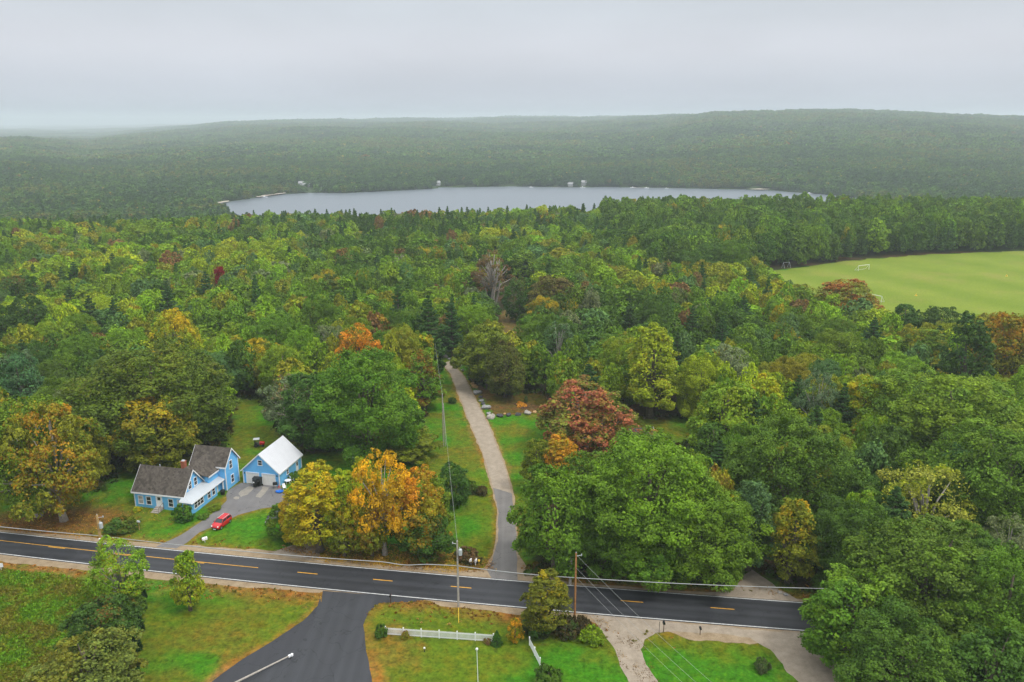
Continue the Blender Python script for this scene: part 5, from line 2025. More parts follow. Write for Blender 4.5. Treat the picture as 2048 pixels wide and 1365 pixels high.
car('parked_car', (a.x + 0.45, a.y + 2.0, 0.01), math.radians(-97), 'dark car with pale windscreen half hidden under the young green tree', 'darkgreen', SEDAN, (0.95, -1.7, 0.25, -1.1, 0.98), 1.42, 4.5, 1.76, (1.4, -1.4))
for px, py, rz, m, lb in [(700, 1045, 20, 'silver', 'silver car half hidden behind the trunks of the orange grove'), (865, 1052, 8, 'white', 'white car glimpsed at the lane end behind the orange grove'), (805, 1030, -15, 'white', 'white car hidden behind the tallest gold maple')]:
    p = G(px, py)
    car('parked_car', (p.x, p.y, 0.0), math.radians(rz), lb, m, SEDAN, (0.95, -1.7, 0.25, -1.1, 0.98), 1.42, 4.5, 1.76, (1.4, -1.4))

# silver stripe on the red car's roof
# (a part of that car: two rails along the roof edge)
rc = [o for o in C.objects if o.get('label', '').startswith('red hatchback')][0]
for s in (-1, 1):
    MB().box((-0.64, s * 0.55, 1.475), (1.9, 0.07, 0.04)).build('roof_rail', 'galv', rc)

# ------------------------------------------------------------------ yard things
def bin_(p, rz, label):
    t = empty('wheeled_bin', p, rz, label, 'bin', 'black wheeled bins')
    t.scale = (1.3, 1.2, 1.55)
    MB().loft([[(-0.24, -0.26, 0.08), (0.24, -0.26, 0.08), (0.24, 0.26, 0.08), (-0.24, 0.26, 0.08)], [(-0.31, -0.33, 1.0), (0.31, -0.33, 1.0), (0.31, 0.35, 1.0), (-0.31, 0.35, 1.0)]]).build('bin_body', 'black', t)
    MB().loft([[(-0.34, -0.37, 1.003), (0.34, -0.37, 1.003), (0.34, 0.39, 1.003), (-0.34, 0.39, 1.003)], [(-0.30, -0.3, 1.12), (0.30, -0.3, 1.12), (0.30, 0.36, 1.14), (-0.30, 0.36, 1.14)]]).build('lid', 'black', t)
    for s in (-1, 1):
        MB().tube([(s * 0.30, 0.25, 0.13), (s * 0.37, 0.25, 0.13)], 0.13, 12).build('wheel', 'tyre', t)
    MB().tube([(-0.25, 0.44, 1.02), (0.25, 0.44, 1.02)], 0.025, 6).build('handle', 'black', t)
    MB().box((-0.1, -0.335, 0.75), (0.22, 0.02, 0.16)).build('sticker', 'white', t)


bin_(hp(17.35, 11.9), HA, 'black wheeled bin nearest the drive, between the two garage doors')
bin_(hp(16.95, 12.55), HA + 0.1, 'black wheeled bin behind its twin, against the garage door')
bin_(hp(17.8, 12.55), HA - 0.1, 'black wheeled bin on the orange-grove side, against the garage post')
# the tub by the porch
t = empty('garbage_can', hp(12.9, 7.7), 0, 'squat black tub standing by the open porch corner', 'tub')
MB().lathe((0, 0, 0), [(0.36, 0.0), (0.45, 0.75), (0.47, 0.8)], 14).build('tub_body', 'black', t)
MB().lathe((0, 0, 0), [(0.5, 0.803), (0.48, 0.88), (0.2, 0.95)], 14).build('lid', 'black', t)
# lawn tractor
p = G(519, 893)
t = empty('lawn_tractor', (p.x, p.y, 0), math.radians(12), 'red and black ride-on lawn tractor parked behind the garage', 'tractor')
MB().loft([section(1.15, 0.28, 0.5, 0.85, 0.1), section(1.0, 0.36, 0.42, 1.0, 0.12), (section(0.1, 0.40, 0.42, 1.08, 0.12))]).build('hood', 'red', t, True)
MB().loft([section(0.1, 0.42, 0.35, 0.62, 0.06), section(-0.95, 0.48, 0.35, 0.66, 0.08)]).build('chassis', 'black', t)
MB().box((-0.35, 0, 0.3), (0.9, 1.15, 0.16)).build('mower_deck', 'black', t)
MB().box((-0.55, 0, 0.83), (0.5, 0.5, 0.14)).box((-0.82, 0, 1.08), (0.14, 0.5, 0.5)).build('seat', 'black', t)
MB().tube([(0.05, 0, 0.95), (-0.18, 0, 1.25)], 0.03, 6).lathe((-0.2, 0, 1.24), [(0.19, 0), (0.2, 0.03)], 12).build('steering_wheel', 'black', t)
for x, r, w_ in ((0.75, 0.26, 0.16), (-0.65, 0.4, 0.24)):
    for s in (-1, 1):
        MB().tube([(x, s * 0.42, r), (x, s * (0.42 + w_), r)], r, 16).build('wheel', 'tyre', t)
for x in (-1.0, 0.0):
    for s in (-1, 1):
        MB().tube([(x, s * 0.44, 0.6), (x, s * 0.44, 1.75)], 0.025, 6).build('canopy_post', 'black', t)
MB().loft([[(0.15, 0.55, 1.75), (0.15, -0.55, 1.75), (-1.2, -0.55, 1.75), (-1.2, 0.55, 1.75)], [(0.05, 0.45, 1.84), (0.05, -0.45, 1.84), (-1.1, -0.45, 1.84), (-1.1, 0.45, 1.84)]]).build('canopy', 'galv', t)


def chair(p, rz, label):
    t = empty('garden_chair', p, rz, label, 'chair')
    MB().box((0, 0, 0.42), (0.55, 0.55, 0.06)).build('seat', 'white', t)
    MB().box((0, 0.3, 0.75), (0.55, 0.06, 0.7), 0, -0.25).build('backrest', 'white', t)
    for x in (-1, 1):
        MB().box((x * 0.3, 0, 0.62), (0.07, 0.55, 0.05)).build('armrest', 'white', t)
        for y in (-1, 1):
            MB().tube([(x * 0.27, y * 0.25, 0), (x * 0.25, y * 0.23, 0.4)], 0.035, 6).build('leg', 'white', t)


p = G(569, 979)
chair((p.x, p.y, 0), 0.6, 'white plastic garden chair tipped beside the blue tub')
p = G(584, 962)
chair((p.x, p.y, 0), 2.3, 'white garden chair beside the small white table')
p = G(576, 967)
t = empty('garden_table', (p.x, p.y, 0), 0.4, 'low white garden table against the garage side wall', 'table')
MB().lathe((0, 0, 0.62), [(0.62, 0), (0.62, 0.05)], 18).build('table_top', 'white', t)
for k in range(4):
    MB().tube([(0.35 * math.cos(k * 1.57 + 0.8), 0.35 * math.sin(k * 1.57 + 0.8), 0.62), (0.5 * math.cos(k * 1.57 + 0.8), 0.5 * math.sin(k * 1.57 + 0.8), 0)], 0.035, 6).build('leg', 'white', t)
p = G(559, 985)
t = empty('wading_pool', (p.x, p.y, 0.02), -0.1, 'shallow blue plastic pool lying by the garage corner', 'pool')
MB().lathe((0, 0, 0), [(0.55, 0.0), (0.72, 0.22), (0.76, 0.24), (0.7, 0.2), (0.55, 0.06)], 18).build('pool_shell', 'blue', t).scale = (1, 0.8, 1)
p = G(551, 977)
t = empty('barbecue_grill', (p.x, p.y, 0.02), 0.3, 'black barbecue grill at the corner of the paved yard', 'grill')
MB().loft([section(0.45, 0.26, 0.72, 1.0, 0.08), section(-0.45, 0.26, 0.72, 1.0, 0.08)]).build('firebox', 'black', t)
MB().loft([section(0.43, 0.24, 1.003, 1.24, 0.1), section(-0.43, 0.24, 1.003, 1.24, 0.1)]).build('lid', 'black', t)
for x in (-1, 1):
    for y in (-1, 1):
        MB().tube([(x * 0.38, y * 0.2, 0), (x * 0.36, y * 0.18, 0.72)], 0.025, 6).build('leg', 'black', t)
p = G(558, 975)
tag(MB().lathe((p.x, p.y, 0.02), [(0.22, 0), (0.22, 0.03), (0.12, 0.05), (0.04, 0.6)], 12).build('traffic_cone', 'red_plastic'), 'small red cone between the grill and the garage corner', 'cone')


# ------------------------------------------------------------------ poles and wires
def utility_pole(px, base, top, m, label, transformer=None, arm=None, r=0.15, double=False, H=None, xy=None):
    p = G(px, base) if xy is None else Vector((*xy, 0))
    H = H or solve_h(p.x, p.y, top)
    t = empty('utility_pole', (p.x, p.y, 0), 0, label, 'pole', 'utility poles')
    MB().tube([(0, 0, -0.3), (0, 0, H * 0.5), (0, 0, H)], [r, r * 0.85, r * 0.68], 10).build('pole_shaft', m, t)
    MB().lathe((0, 0, H), [(0.03, 0.0), (0.05, 0.05), (0.06, 0.12), (0.03, 0.2)], 8).build('top_insulator', 'galv', t)
    if transformer:
        tr = MB().lathe((transformer, -0.1, H - 2.15), [(0.2, 0.0), (0.27, 0.05), (0.27, 0.85), (0.22, 0.95), (0.08, 1.0)], 14).build('transformer', 'galv', t)
        MB().tube([(transformer * 0.3, -0.05, H - 1.7), (transformer * 0.6, -0.1, H - 1.7)], 0.06, 6).build('bracket', 'galv', tr)
        MB().lathe((transformer - 0.08, -0.1, H - 1.14), [(0.05, 0), (0.06, 0.1), (0.03, 0.25)], 8).build('bushing', 'galv', tr)
    if arm:
        ar = MB().tube([(0, 0, H - 0.45), (arm * 0.6, 0, H - 0.35), (arm, 0, H - 0.3)], 0.04, 6).build('insulator_arm', 'galv', t)
        MB().lathe((arm, 0, H - 0.45), [(0.03, 0.0), (0.08, 0.1), (0.08, 0.25), (0.03, 0.38)], 8).build('insulator', 'galv', ar)
    if double:
        MB().tube([(0.42, 0.1, -0.3), (0.2, 0.05, H * 0.82)], [r * 0.8, r * 0.6], 8).build('stub_pole', m, t)
    return (p.x, p.y, H)


P1 = utility_pole(0, 0, 0, 'wood_tan', 'tan utility pole with transformer behind the light green roadside tree', 0.45, 0.9, H=10.2, xy=(-63.1, 110.2), r=0.24)
P2 = utility_pole(917, 1214, 1083, 'wood_grey', 'grey utility pole with transformer between road and picket fence', 0.42, -0.65, r=0.17)
P3 = utility_pole(1149, 1244, 1107, 'wood_brown', 'orange-brown utility pole beside the bushy olive tree', None, 0.75, r=0.17)
P4 = utility_pole(887, 893, 789, 'wood_grey', 'grey pole with a second stub on the lane lawn', None, None, r=0.14, double=True)
P5 = utility_pole(870, 735, 673, 'wood_grey', 'grey pole with small transformer at the lane head', 0.4, None, r=0.14)
q = G(199, 1130)
t = empty('stub_pole', (-61.6, 108.2, 0), 0, 'short dark brown pole leaning beside the tan utility pole', 'pole')
Hs = solve_h(-61.6, 108.2, 1079)
MB().tube([(0, 0, -0.2), (-0.25, 0, Hs * 0.5), (-0.5, 0.0, Hs)], [0.13, 0.11, 0.09], 8).build('pole_shaft', 'wood_dark', t)
MB().box((-0.5, 0, Hs + 0.06), (0.2, 0.2, 0.12)).build('pole_cap', 'trim', t)
PR = (62.0, 95.0, 10.4)
PL = (-105.0, 118.5, 10.2)


def wire(name, a, b, r, sag, label, m='cable', group=None, n=22, wig=None):
    a, b = Vector(a), Vector(b)
    pts = []
    for i in range(n + 1):
        s = i / n
        p = a.lerp(b, s)
        p.z -= sag * 4 * s * (1 - s)
        if wig and abs(s - wig) < 0.06:
            p.z -= 0.35 * (1 - abs(s - wig) / 0.06)
        pts.append(p)
    return tag(MB().tube(pts, r, 5).build(name, m), label, 'cable', group)


hc = 6.7
wire('cable_bundle', (PL[0], PL[1], hc), (P1[0], P1[1], hc), 0.06, 0.35, 'cable bundle leaving the frame past the tan pole')
wire('cable_bundle', (P1[0], P1[1], hc), (P2[0], P2[1], hc), 0.06, 0.6, 'looped cable bundle between the tan pole and the grey road pole', n=60, wig=0.86)
wire('cable_bundle', (P2[0], P2[1], hc), (P3[0], P3[1], 7.0), 0.06, 0.2, 'short cable bundle from the grey road pole to the orange pole')
wire('cable_bundle', (P3[0], P3[1], 7.0), (PR[0], PR[1], 7.0), 0.055, 0.5, 'cable bundle from the orange pole towards the overhanging oak')
wire('power_line', P2, (P4[0], P4[1], P4[2]), 0.016, 0.7, 'thin power line from the grey road pole up the lane lawn')
wire('power_line', P4, P5, 0.02, 0.6, 'thin power line between the two upper lane poles')
SE = (33.0, 62.0, 4.0)
wire('service_wire', (P3[0], P3[1], P3[2] - 0.2), (SE[0] + 1.5, SE[1], SE[2]), 0.013, 1.2, 'uppermost of the three service wires coming down from the orange pole')
wire('service_wire', (P3[0], P3[1], P3[2] - 2.2), (SE[0], SE[1], SE[2] - 0.3), 0.013, 1.1, 'middle one of the three service wires below the orange pole')
wire('service_wire', (P3[0], P3[1], P3[2] - 3.6), (SE[0] - 2.0, SE[1], SE[2] - 0.5), 0.012, 0.9, 'lowest thinnest of the three service wires from the orange pole')
# yellow guard of the guy wire
p = G(917.5, 1247)
wire('guy_wire', (P2[0], P2[1], 6.0), (p.x, p.y, 0.0), 0.014, 0.0, 'guy wire from the grey road pole to the dry lawn')
q = Vector((P2[0], P2[1], 6.0)).lerp(Vector((p.x, p.y, 0)), 0.71)
tag(MB().tube([(p.x, p.y, 0.05), (q.x, q.y, q.z)], 0.055, 8).build('guy_guard', 'yellow'), 'yellow plastic guard on the guy wire of the grey pole', 'guard')
# dead trunk behind the orange pole
p = G(1140, 1169)
H = solve_h(p.x, p.y, 1074)
t = empty('dead_tree', (p.x, p.y, 0), 0, 'broken dead trunk with bare twigs behind the orange pole', 'dead tree')
MB().tube([(0, 0, -0.2), (0.05, 0, H * 0.4), (0.2, 0, H * 0.72), (0.75, 0, H)], [0.24, 0.2, 0.16, 0.2], 8).build('trunk', 'bark_pale', t)
MB().tube([(0.2, 0, H * 0.7), (-0.4, -0.2, H * 0.74), (-0.9, -0.3, H * 0.62)], [0.08, 0.06, 0.02], 6).tube([(0.1, 0, H * 0.62), (-0.3, -0.1, H * 0.72), (-1.4, -0.2, H * 0.86)], [0.06, 0.04, 0.015], 6).build('branch', 'bark_pale', t)


# ------------------------------------------------------------------ picket fences
def fence(a, b, npan, label, hgt=1.15):
    a, b = Vector(a), Vector(b)
    L = (b - a).length
    t = empty('picket_fence', a, math.atan2(b.y - a.y, b.x - a.x), label, 'fence')
    pl = L / npan
    for k in range(npan + 1):
        MB().box((k * pl, 0, hgt / 2 + 0.06), (0.12, 0.12, hgt + 0.12)).loft([[(k * pl + s * 0.09, w_ * 0.09, hgt + 0.125) for s, w_ in ((-1, -1), (1, -1), (1, 1), (-1, 1))], [(k * pl + s * 0.015, w_ * 0.015, hgt + 0.24) for s, w_ in ((-1, -1), (1, -1), (1, 1), (-1, 1))]]).build('post', 'white', t)
    for k in range(npan):
        m = MB()
        x0, x1 = k * pl + 0.065, (k + 1) * pl - 0.065
        m.span((x0, 0.0, 0.12), (x1, 0.04, 0.23)).span((x0, 0.0, hgt - 0.24), (x1, 0.04, hgt - 0.11))
        n = int((x1 - x0) / 0.155)
        for j in range(n):
            x = x0 + (j + 0.5) * (x1 - x0) / n
            m.span((x - 0.042, -0.022, 0.07), (x + 0.042, -0.003, hgt - 0.03))
            m.quad((x - 0.042, -0.012, hgt - 0.03), (x + 0.042, -0.012, hgt - 0.03), (x, -0.012, hgt + 0.06))
        m.build('picket_panel', 'white', t)


fence(G(771.5, 1270), G(987, 1284.5), 6, 'long white picket fence of six panels facing the road')
fence(G(1059, 1291), G(1080, 1333), 2, 'short white picket fence of two panels running from the road')


# ------------------------------------------------------------------ mailboxes, lamps, markers
def mailbox(px, base, top, m, label, rz=0.0, post='wood_dark', r=0.13, ln=0.5):
    p = G(px, base)
    H = solve_h(p.x, p.y, top)
    t = empty('mailbox', (p.x, p.y, 0), rz, label, 'mailbox')
    MB().box((0, 0, (H - 2 * r) / 2), (0.09, 0.09, H - 2 * r)).build('post', post, t)
    ring = [(-r, -r), (r, -r), (r, 0.3 * r), (r * 0.7, 0.9 * r), (0, 1.15 * r), (-r * 0.7, 0.9 * r), (-r, 0.3 * r)]
    MB().loft([[(x, y, H - r + z) for x, z in ring] for y in (-ln / 2, ln / 2)]).build('box', m, t)
    MB().box((r + 0.02, 0.1, H - 0.05), (0.015, 0.06, 0.18)).build('flag', 'red_plastic', t)


mailbox(781, 1206, 1190, 'black', 'black mailbox on the dry corner by the side road')
mailbox(1327, 1265, 1244, 'black', 'larger black mailbox of the pair by the gravel driveway', r=0.16)
mailbox(1400, 1270, 1255, 'black', 'smaller dark mailbox on the verge between the two gravel drives')
mailbox(942, 1131, 1118, 'white', 'white mailbox at the lane mouth, the one nearer the grey pole', -0.3, r=0.2, ln=0.6, post='white')
mailbox(951, 1131, 1119, 'white', 'white mailbox at the lane mouth, the one nearer the lane', -0.3, r=0.2, ln=0.6, post='white')
mailbox(410, 1085, 1075, 'white', 'white mailbox on the lawn below the red hatchback', -0.9, post='white', r=0.22, ln=0.8)
mailbox(279, 1060, 1042, 'galv', 'grey metal mailbox on a thin post on the house lawn', 1.2, post='wood_tan', r=0.14, ln=0.55)
p = G(1318, 1268)
tag(MB().tube([(p.x, p.y, 0), (p.x, p.y, 1.9)], 0.035, 6).build('marker_stake', 'darkgreen'), 'thin green marker stake beside the larger black mailbox', 'stake')
p = G(958, 1130)
tag(MB().lathe((p.x, p.y, 0), [(0.05, 0), (0.05, 0.5), (0.18, 0.55), (0.18, 0.85), (0.05, 0.9)], 10).build('newspaper_box', 'yellow'), 'small yellow newspaper box beside the white mailboxes', 'newspaper box')
p = G(3, 1142)
t = empty('sign_board', (p.x, p.y, 0), 0.1, 'small white square sign on the meadow by the road', 'sign')
MB().box((0, 0, 0.55), (0.06, 0.05, 1.1)).build('post', 'white', t)
MB().box((0, -0.045, 1.0), (0.8, 0.03, 0.7)).build('board', 'white', t)
# ball-topped pole
p = G(957, 1395)
H = solve_h(p.x, p.y, 1298)
t = empty('flagpole', (p.x, p.y, 0), 0, 'thin white ball-topped pole on the fenced lawn', 'flagpole')
MB().tube([(0, 0, 0), (-0.12, 0, H - 0.15)], [0.05, 0.035], 8).build('pole_shaft', 'trim', t)
MB().lathe((-0.12, 0, H - 0.2), [(0.04, 0), (0.13, 0.05), (0.17, 0.16), (0.13, 0.27), (0.04, 0.32)], 14).build('finial', 'white', t, True)
# lawn lamp
p = G(849, 1304)
t = empty('lawn_lamp', (p.x, p.y, 0), 0, 'short black lawn lamp with white top before the picket fence', 'lamp')
MB().lathe((0, 0, 0), [(0.1, 0), (0.06, 0.1), (0.06, 0.45), (0.13, 0.5)], 10).build('lamp_post', 'black', t)
MB().lathe((0, 0, 0.503), [(0.13, 0), (0.13, 0.16), (0.04, 0.22)], 10).build('lamp_head', 'white', t)
# barrier pole over the side road
a, b = G(492, 1364), G(579, 1312, 0.5)
c = a + (a - b) * 0.9
t = empty('barrier_pole', (0, 0, 0), 0, 'long grey barrier rail with white double end on the side road', 'barrier')
MB().tube([(c.x, c.y, 0.75), (a.x, a.y, 0.62), (b.x, b.y, 0.5)], [0.15, 0.13, 0.085], 10).build('rail', 'wood_grey', t)
MB().lathe((b.x - 0.02, b.y, 0.28), [(0.1, 0), (0.17, 0.06), (0.17, 0.3), (0.08, 0.38)], 12).lathe((b.x + 0.28, b.y + 0.16, 0.34), [(0.1, 0), (0.18, 0.06), (0.18, 0.32), (0.08, 0.4)], 12).build('end_weight', 'white', t, True)
MB().tube([(c.x, c.y, 0), (c.x, c.y, 1.1)], 0.12, 8).build('post', 'wood_grey', t)
MB().tube([(b.x + 0.1, b.y, 0), (b.x + 0.1, b.y, 0.3)], 0.05, 8).build('rest', 'black', t)


# ------------------------------------------------------------------ boulders
def boulder_mesh(seed):
    rs = R_(seed)
    b = MB()
    n, m = 9, 12
    ph = rs.uniform(0, 6.28, 6)
    prof = []
    for i in range(n):
        th = math.pi * (i + 0.5) / n
        ring = []
        for j in range(m):
            a = 2 * math.pi * j / m
            r = 1 + 0.16 * math.sin(2 * a + ph[0] + th) + 0.12 * math.sin(3 * a + ph[1] - 2 * th) + 0.1 * math.cos(3 * th + ph[2]) + rs.normal() * 0.05
            ring.append((r * math.sin(th) * math.cos(a), r * math.sin(th) * math.sin(a), -0.62 * r * math.cos(th)))
        prof.append(ring)
    b.loft(prof)
    me = bpy.data.meshes.new('boulder')
    me.from_pydata(b.v, [], b.f)
    return me


bms = {}
BOULD = [(982, 837, 18, 'rock_pale', 'largest pale boulder at the corner of the row by the lane'), (977, 829, 10, 'rock', 'small grey boulder behind the largest pale one'),
         (972, 818, 17, 'rock', 'big grey boulder along the lane, third from the corner'), (966, 809, 11, 'rock_dark', 'dark boulder along the lane next to the big grey one'), (963, 803, 10, 'rock', 'small grey boulder along the lane between dark ones'),
         (961, 796, 9, 'rock_dark', 'small dark boulder along the lane'), (955, 788, 16, 'rock', 'long grey boulder along the lane below the tan one'), (949, 776, 14, 'rock_tan', 'big tan boulder along the lane'),
         (945, 769, 9, 'rock_tan', 'small tan boulder above the big tan one'), (942, 761, 9, 'rock_dark', 'dark boulder at the lane under the olive tree'), (938, 755, 8, 'rock_dark', 'black boulder half under the olive tree'),
         (1000, 834, 13, 'rock_dark', 'dark boulder nearest the corner in the lawn-edge row'), (1017, 832, 12, 'rock_dark', 'second dark boulder in the lawn-edge row'), (1036, 831, 11, 'rock_dark', 'dark boulder left of the white one at the lawn edge'),
         (1055, 828, 15, 'rock_pale', 'white-grey boulder at the lawn edge'), (1069, 826, 9, 'rock_tan', 'tan boulder at the end of the lawn-edge row'), (1009, 829, 6, 'rock_tan', 'tiny orange stone behind the lawn-edge row'),
         (885, 710, 8, 'rock_pale', 'pale boulder farthest up the lane'), (891, 715, 11, 'rock_pale', 'white boulder at the head of the lane'), (899, 719, 8, 'rock', 'grey boulder between white ones at the lane head'),
         (905, 722, 10, 'rock', 'grey boulder beside the lane bend'), (911, 727, 8, 'rock_pale', 'pale stone at the lane bend'), (917, 733, 12, 'rock_pale', 'pale flat boulder where the lane bends'), (926, 728, 14, 'rock_pale', 'long pale boulder behind the lane bend'),
         (938, 720, 10, 'rock_pale', 'pale boulder half under the olive tree at the bend'), (1560, 1187, 10, 'rock_pale', 'pale boulder beside the dirt track'), (1572, 1191, 9, 'rock', 'grey boulder beside the dirt track'),
         (925, 742, 8, 'rock', 'grey stone on the lane edge at the bend'), (696, 916, 9, 'rock_pale', 'pale boulder under the large round tree'), (708, 917, 8, 'rock', 'grey boulder under the large round tree')]
for i, (px, py, w_, m, lb) in enumerate(BOULD):
    k = (i % 5, m)
    if k not in bms:
        me = boulder_mesh(500 + i % 5)
        me.materials.append(M[m])
        me.polygons.foreach_set('use_smooth', [True] * len(me.polygons))
        bms[k] = me
    p = G(px, py)
    s = w_ / 2 * depth(p.x, p.y, 0) / FPX
    o = bpy.data.objects.new('boulder', bms[k])
    C.objects.link(o)
    o.location = (p.x, p.y, s * 0.32)
    o.scale = (s * 1.05, s * 0.85, s * 0.95)
    o.rotation_euler = (0, 0, i * 1.7)
    tag(o, lb, 'boulder', 'boulders along the lane')
# flower bed
p = G(1043, 812)
t = empty('flower_bed', (p.x, p.y, 0), 0.5, 'patch of orange and yellow flowers on the boulder yard', 'flower bed')
Pp, Nn, Sx, Aa, *_ = broadleaf_pts(700, 1.1, 0.7, 0.0, 14, 500, 0.22, 'broad')
me = leaf_mesh('blossom', Pp, Nn, Sx, Aa, R_(3))
me.materials.clear()
me.materials.append(M['flower'])
o = bpy.data.objects.new('blossom', me)
C.objects.link(o)
o.parent = t
o.scale = (1, 2.0, 1)
MB().box((0, 0, 0.06), (2.1, 4.2, 0.12)).build('bed_soil', 'wood_dark', t)
S('small0', 1052, 806, 9, 14, 'dark', None, 0, 'small dark shrub beside the orange flower patch')

# ------------------------------------------------------------------ other buildings half seen
def small_house(name, p, rz, w_, d_, ez, rzh, wallm, roofm, label, cat='house', win=True):
    t = empty(name, p, rz, label, cat)
    m = MB()
    gable_walls(m, -w_ / 2, w_ / 2, -d_ / 2, d_ / 2, ez, rzh, 'u')
    m.build('wall', wallm, t)
    sl, tr = gable_roof(-w_ / 2, w_ / 2, -d_ / 2, d_ / 2, ez, rzh, 'u', 0.4, 0.15)
    r = sl.build('roof', roofm, t)
    tr.build('roof_trim', 'trim', r)
    if win:
        for k in (-0.3, 0.0, 0.3):
            window(t, (k * w_, -d_ / 2, ez * 0.55), '-v', 0.9, 1.2)
    return t


p = G(128, 690)
small_house('cottage', (p.x, p.y, 0), 0.4, 10, 7, 3.4, 6.2, 'white', 'galv', 'pale house half hidden in the woods at the frame edge')
p = G(1277, 892)
small_house('shed', (p.x, p.y, 0), 0.2, 5.5, 4.0, 2.4, 4.0, 'wood_grey', 'roof_dark', 'small dark-roofed shed behind the bright oak', 'shed')
p = G(1133, 648)
small_house('cottage', (p.x, p.y, 0), -0.2, 9, 6, 3, 5.0, 'white', 'galv', 'pale grey-blue house glimpsed right of the clearing')
for i, (px, py, w_, d_, ez, rzh, lb) in enumerate([(1141, 372, 9, 8, 5, 8, 'pale cottage on the far shore, nearer the wide side of the lake'), (1168, 371, 10, 8, 6.5, 9.5, 'taller tiered cottage on the far shore beside the pale one'),
                                                   (603, 374, 9, 7, 4, 7, 'white lake house in the shore clearing'), (613, 376, 12, 7, 3.5, 6.5, 'long white boathouse in the shore clearing'), (876, 372, 8, 8, 5.5, 8.5, 'white lake house at the wooded point')]):
    p = G(px, py, LZ + 2.0)
    zz = float(terrain(np.array(p.x), np.array(p.y)))
    small_house('lake_cottage', (p.x, p.y, zz - 0.2), 0.1 * (i - 2), w_ * 0.85, d_ * 0.85, ez * 0.85, rzh * 0.85, 'cottage_hazed', 'cottage_roof', lb)


def boat(p, rz, L, label):
    t = empty('boat', p, rz, label, 'boat', 'boats and docks by the far shore')
    secs = []
    for k, x in enumerate(np.linspace(-0.5, 0.5, 7)):
        w_ = 0.17 * (1 - max(0, (x - 0.05) / 0.46) ** 2) + 0.004
        secs.append([(x * L, w_ * L, 0.12 * L), (x * L, w_ * 0.6 * L, 0.0), (x * L, -w_ * 0.6 * L, 0.0), (x * L, -w_ * L, 0.12 * L)])
    MB().loft(secs).build('hull', 'white', t)
    MB().loft([[(-0.2 * L, s * 0.1 * L, 0.121 * L) for s in (-1, 1)] + [(0.1 * L, s * 0.1 * L, 0.121 * L) for s in (1, -1)], [(-0.15 * L, s * 0.08 * L, 0.22 * L) for s in (-1, 1)] + [(0.02 * L, s * 0.08 * L, 0.22 * L) for s in (1, -1)]]).build('cabin', 'white', t)


for px, py, L, lb in [(532, 394.5, 8, 'small white boat off the sandy beach'), (1062, 369.5 + 5.5, 7, 'white boat moored left of the pale cottage'), (1265, 376, 9, 'white boat at the end of the reddish dock'), (1292, 376.5, 8, 'white boat beside the reddish dock'),
                      (1332, 377, 6, 'tiny white boat right of the reddish dock'), (1616, 387.5, 9, 'white boat near the narrow end of the lake'), (1165, 375.5, 8, 'white boat in front of the tiered cottage')]:
    p = G(px, py, LZ)
    boat((p.x, p.y - 6, LZ), 0.2, L, lb)
for px0, px1, py, lb in [(1105, 1120, 375, 'pale dock left of the pale cottage'), (1264, 1290, 376.3, 'reddish dock between two white boats'), (886, 905, 374.6, 'pale dock beside the wooded point')]:
    a, b = G(px0, py, LZ), G(px1, py, LZ)
    t = empty('dock', (a.x, a.y - 4, LZ), math.atan2(b.y - a.y, b.x - a.x), lb, 'dock')
    L = (b - a).length
    MB().span((0, -1, 0.55), (L, 1, 0.7)).build('deck', 'wood_grey', t)
    for k in range(5):
        MB().tube([(k * L / 4, -0.8, -1), (k * L / 4, -0.8, 1.0)], 0.12, 6).build('dock_post', 'wood_grey', t)
for nm, pts in (('beach', [(428, 409), (440, 405.5), (458, 403.5), (456, 405.5), (440, 408.5)]), ('beach', [(510, 395), (530, 391.5), (570, 387), (572, 388.5), (540, 392.8), (515, 396.5)]), ('beach', [(1495, 380.3), (1530, 378.4), (1545, 380.3), (1520, 381)])):
    sheet(nm, ragged([tuple(G(x, y, LZ + 0.45)[:2]) for x, y in pts], 4, 1.0, 60), LZ + 1.75, 'sand')


# ------------------------------------------------------------------ goals
def goal(p, rz, label, W=7.3, H=2.44, Dp=2.0):
    t = empty('football_goal', p, rz, label, 'goal', 'goals on the sports field')
    for s in (-1, 1):
        MB().tube([(s * W / 2, 0, 0), (s * W / 2, 0, H)], 0.09, 8).build('goal_post', 'white', t)
        MB().tube([(s * W / 2, 0.08, H - 0.05), (s * W / 2, Dp, 0.05)], 0.06, 6).build('back_strut', 'white', t)
    MB().tube([(-W / 2, 0, H), (W / 2, 0, H)], 0.09, 8).build('crossbar', 'white', t)
    MB().tube([(-W / 2, Dp, 0.05), (W / 2, Dp, 0.05)], 0.05, 6).build('ground_bar', 'white', t)


p = G(1727, 541)
goal((p.x, p.y, 0), math.radians(28), 'white goal standing alone on the far side of the field')
p = G(1746, 602)
goal((p.x, p.y, 0), math.radians(-60), 'white goal half hidden behind the rust-topped tree')
p = G(1497, 541)
goal((p.x, p.y, 0), math.radians(10), 'white goal at the shaded corner of the field')
p = G(1572, 536)
t = empty('swing_frame', (p.x, p.y, 0), 0.5, 'thin white frame before the trees behind the field', 'frame')
for x in (-2, 2):
    MB().tube([(x, -1, 0), (x, 0, 2.6)], 0.06, 6).tube([(x, 1, 0), (x, 0, 2.6)], 0.06, 6).build('frame_leg', 'galv', t)
MB().tube([(-2, 0, 2.6), (2, 0, 2.6)], 0.06, 6).build('crossbar', 'galv', t)
for px, py, lb in ((2013, 553, 'orange training cone alone on the open field'), (1832, 592, 'orange training cone on the near part of the field')):
    p = G(px, py)
    tag(MB().lathe((p.x, p.y, 0.03), [(0.5, 0), (0.5, 0.08), (0.3, 0.1), (0.08, 0.85)], 12).build('training_cone', 'yellow'), lb, 'cone')

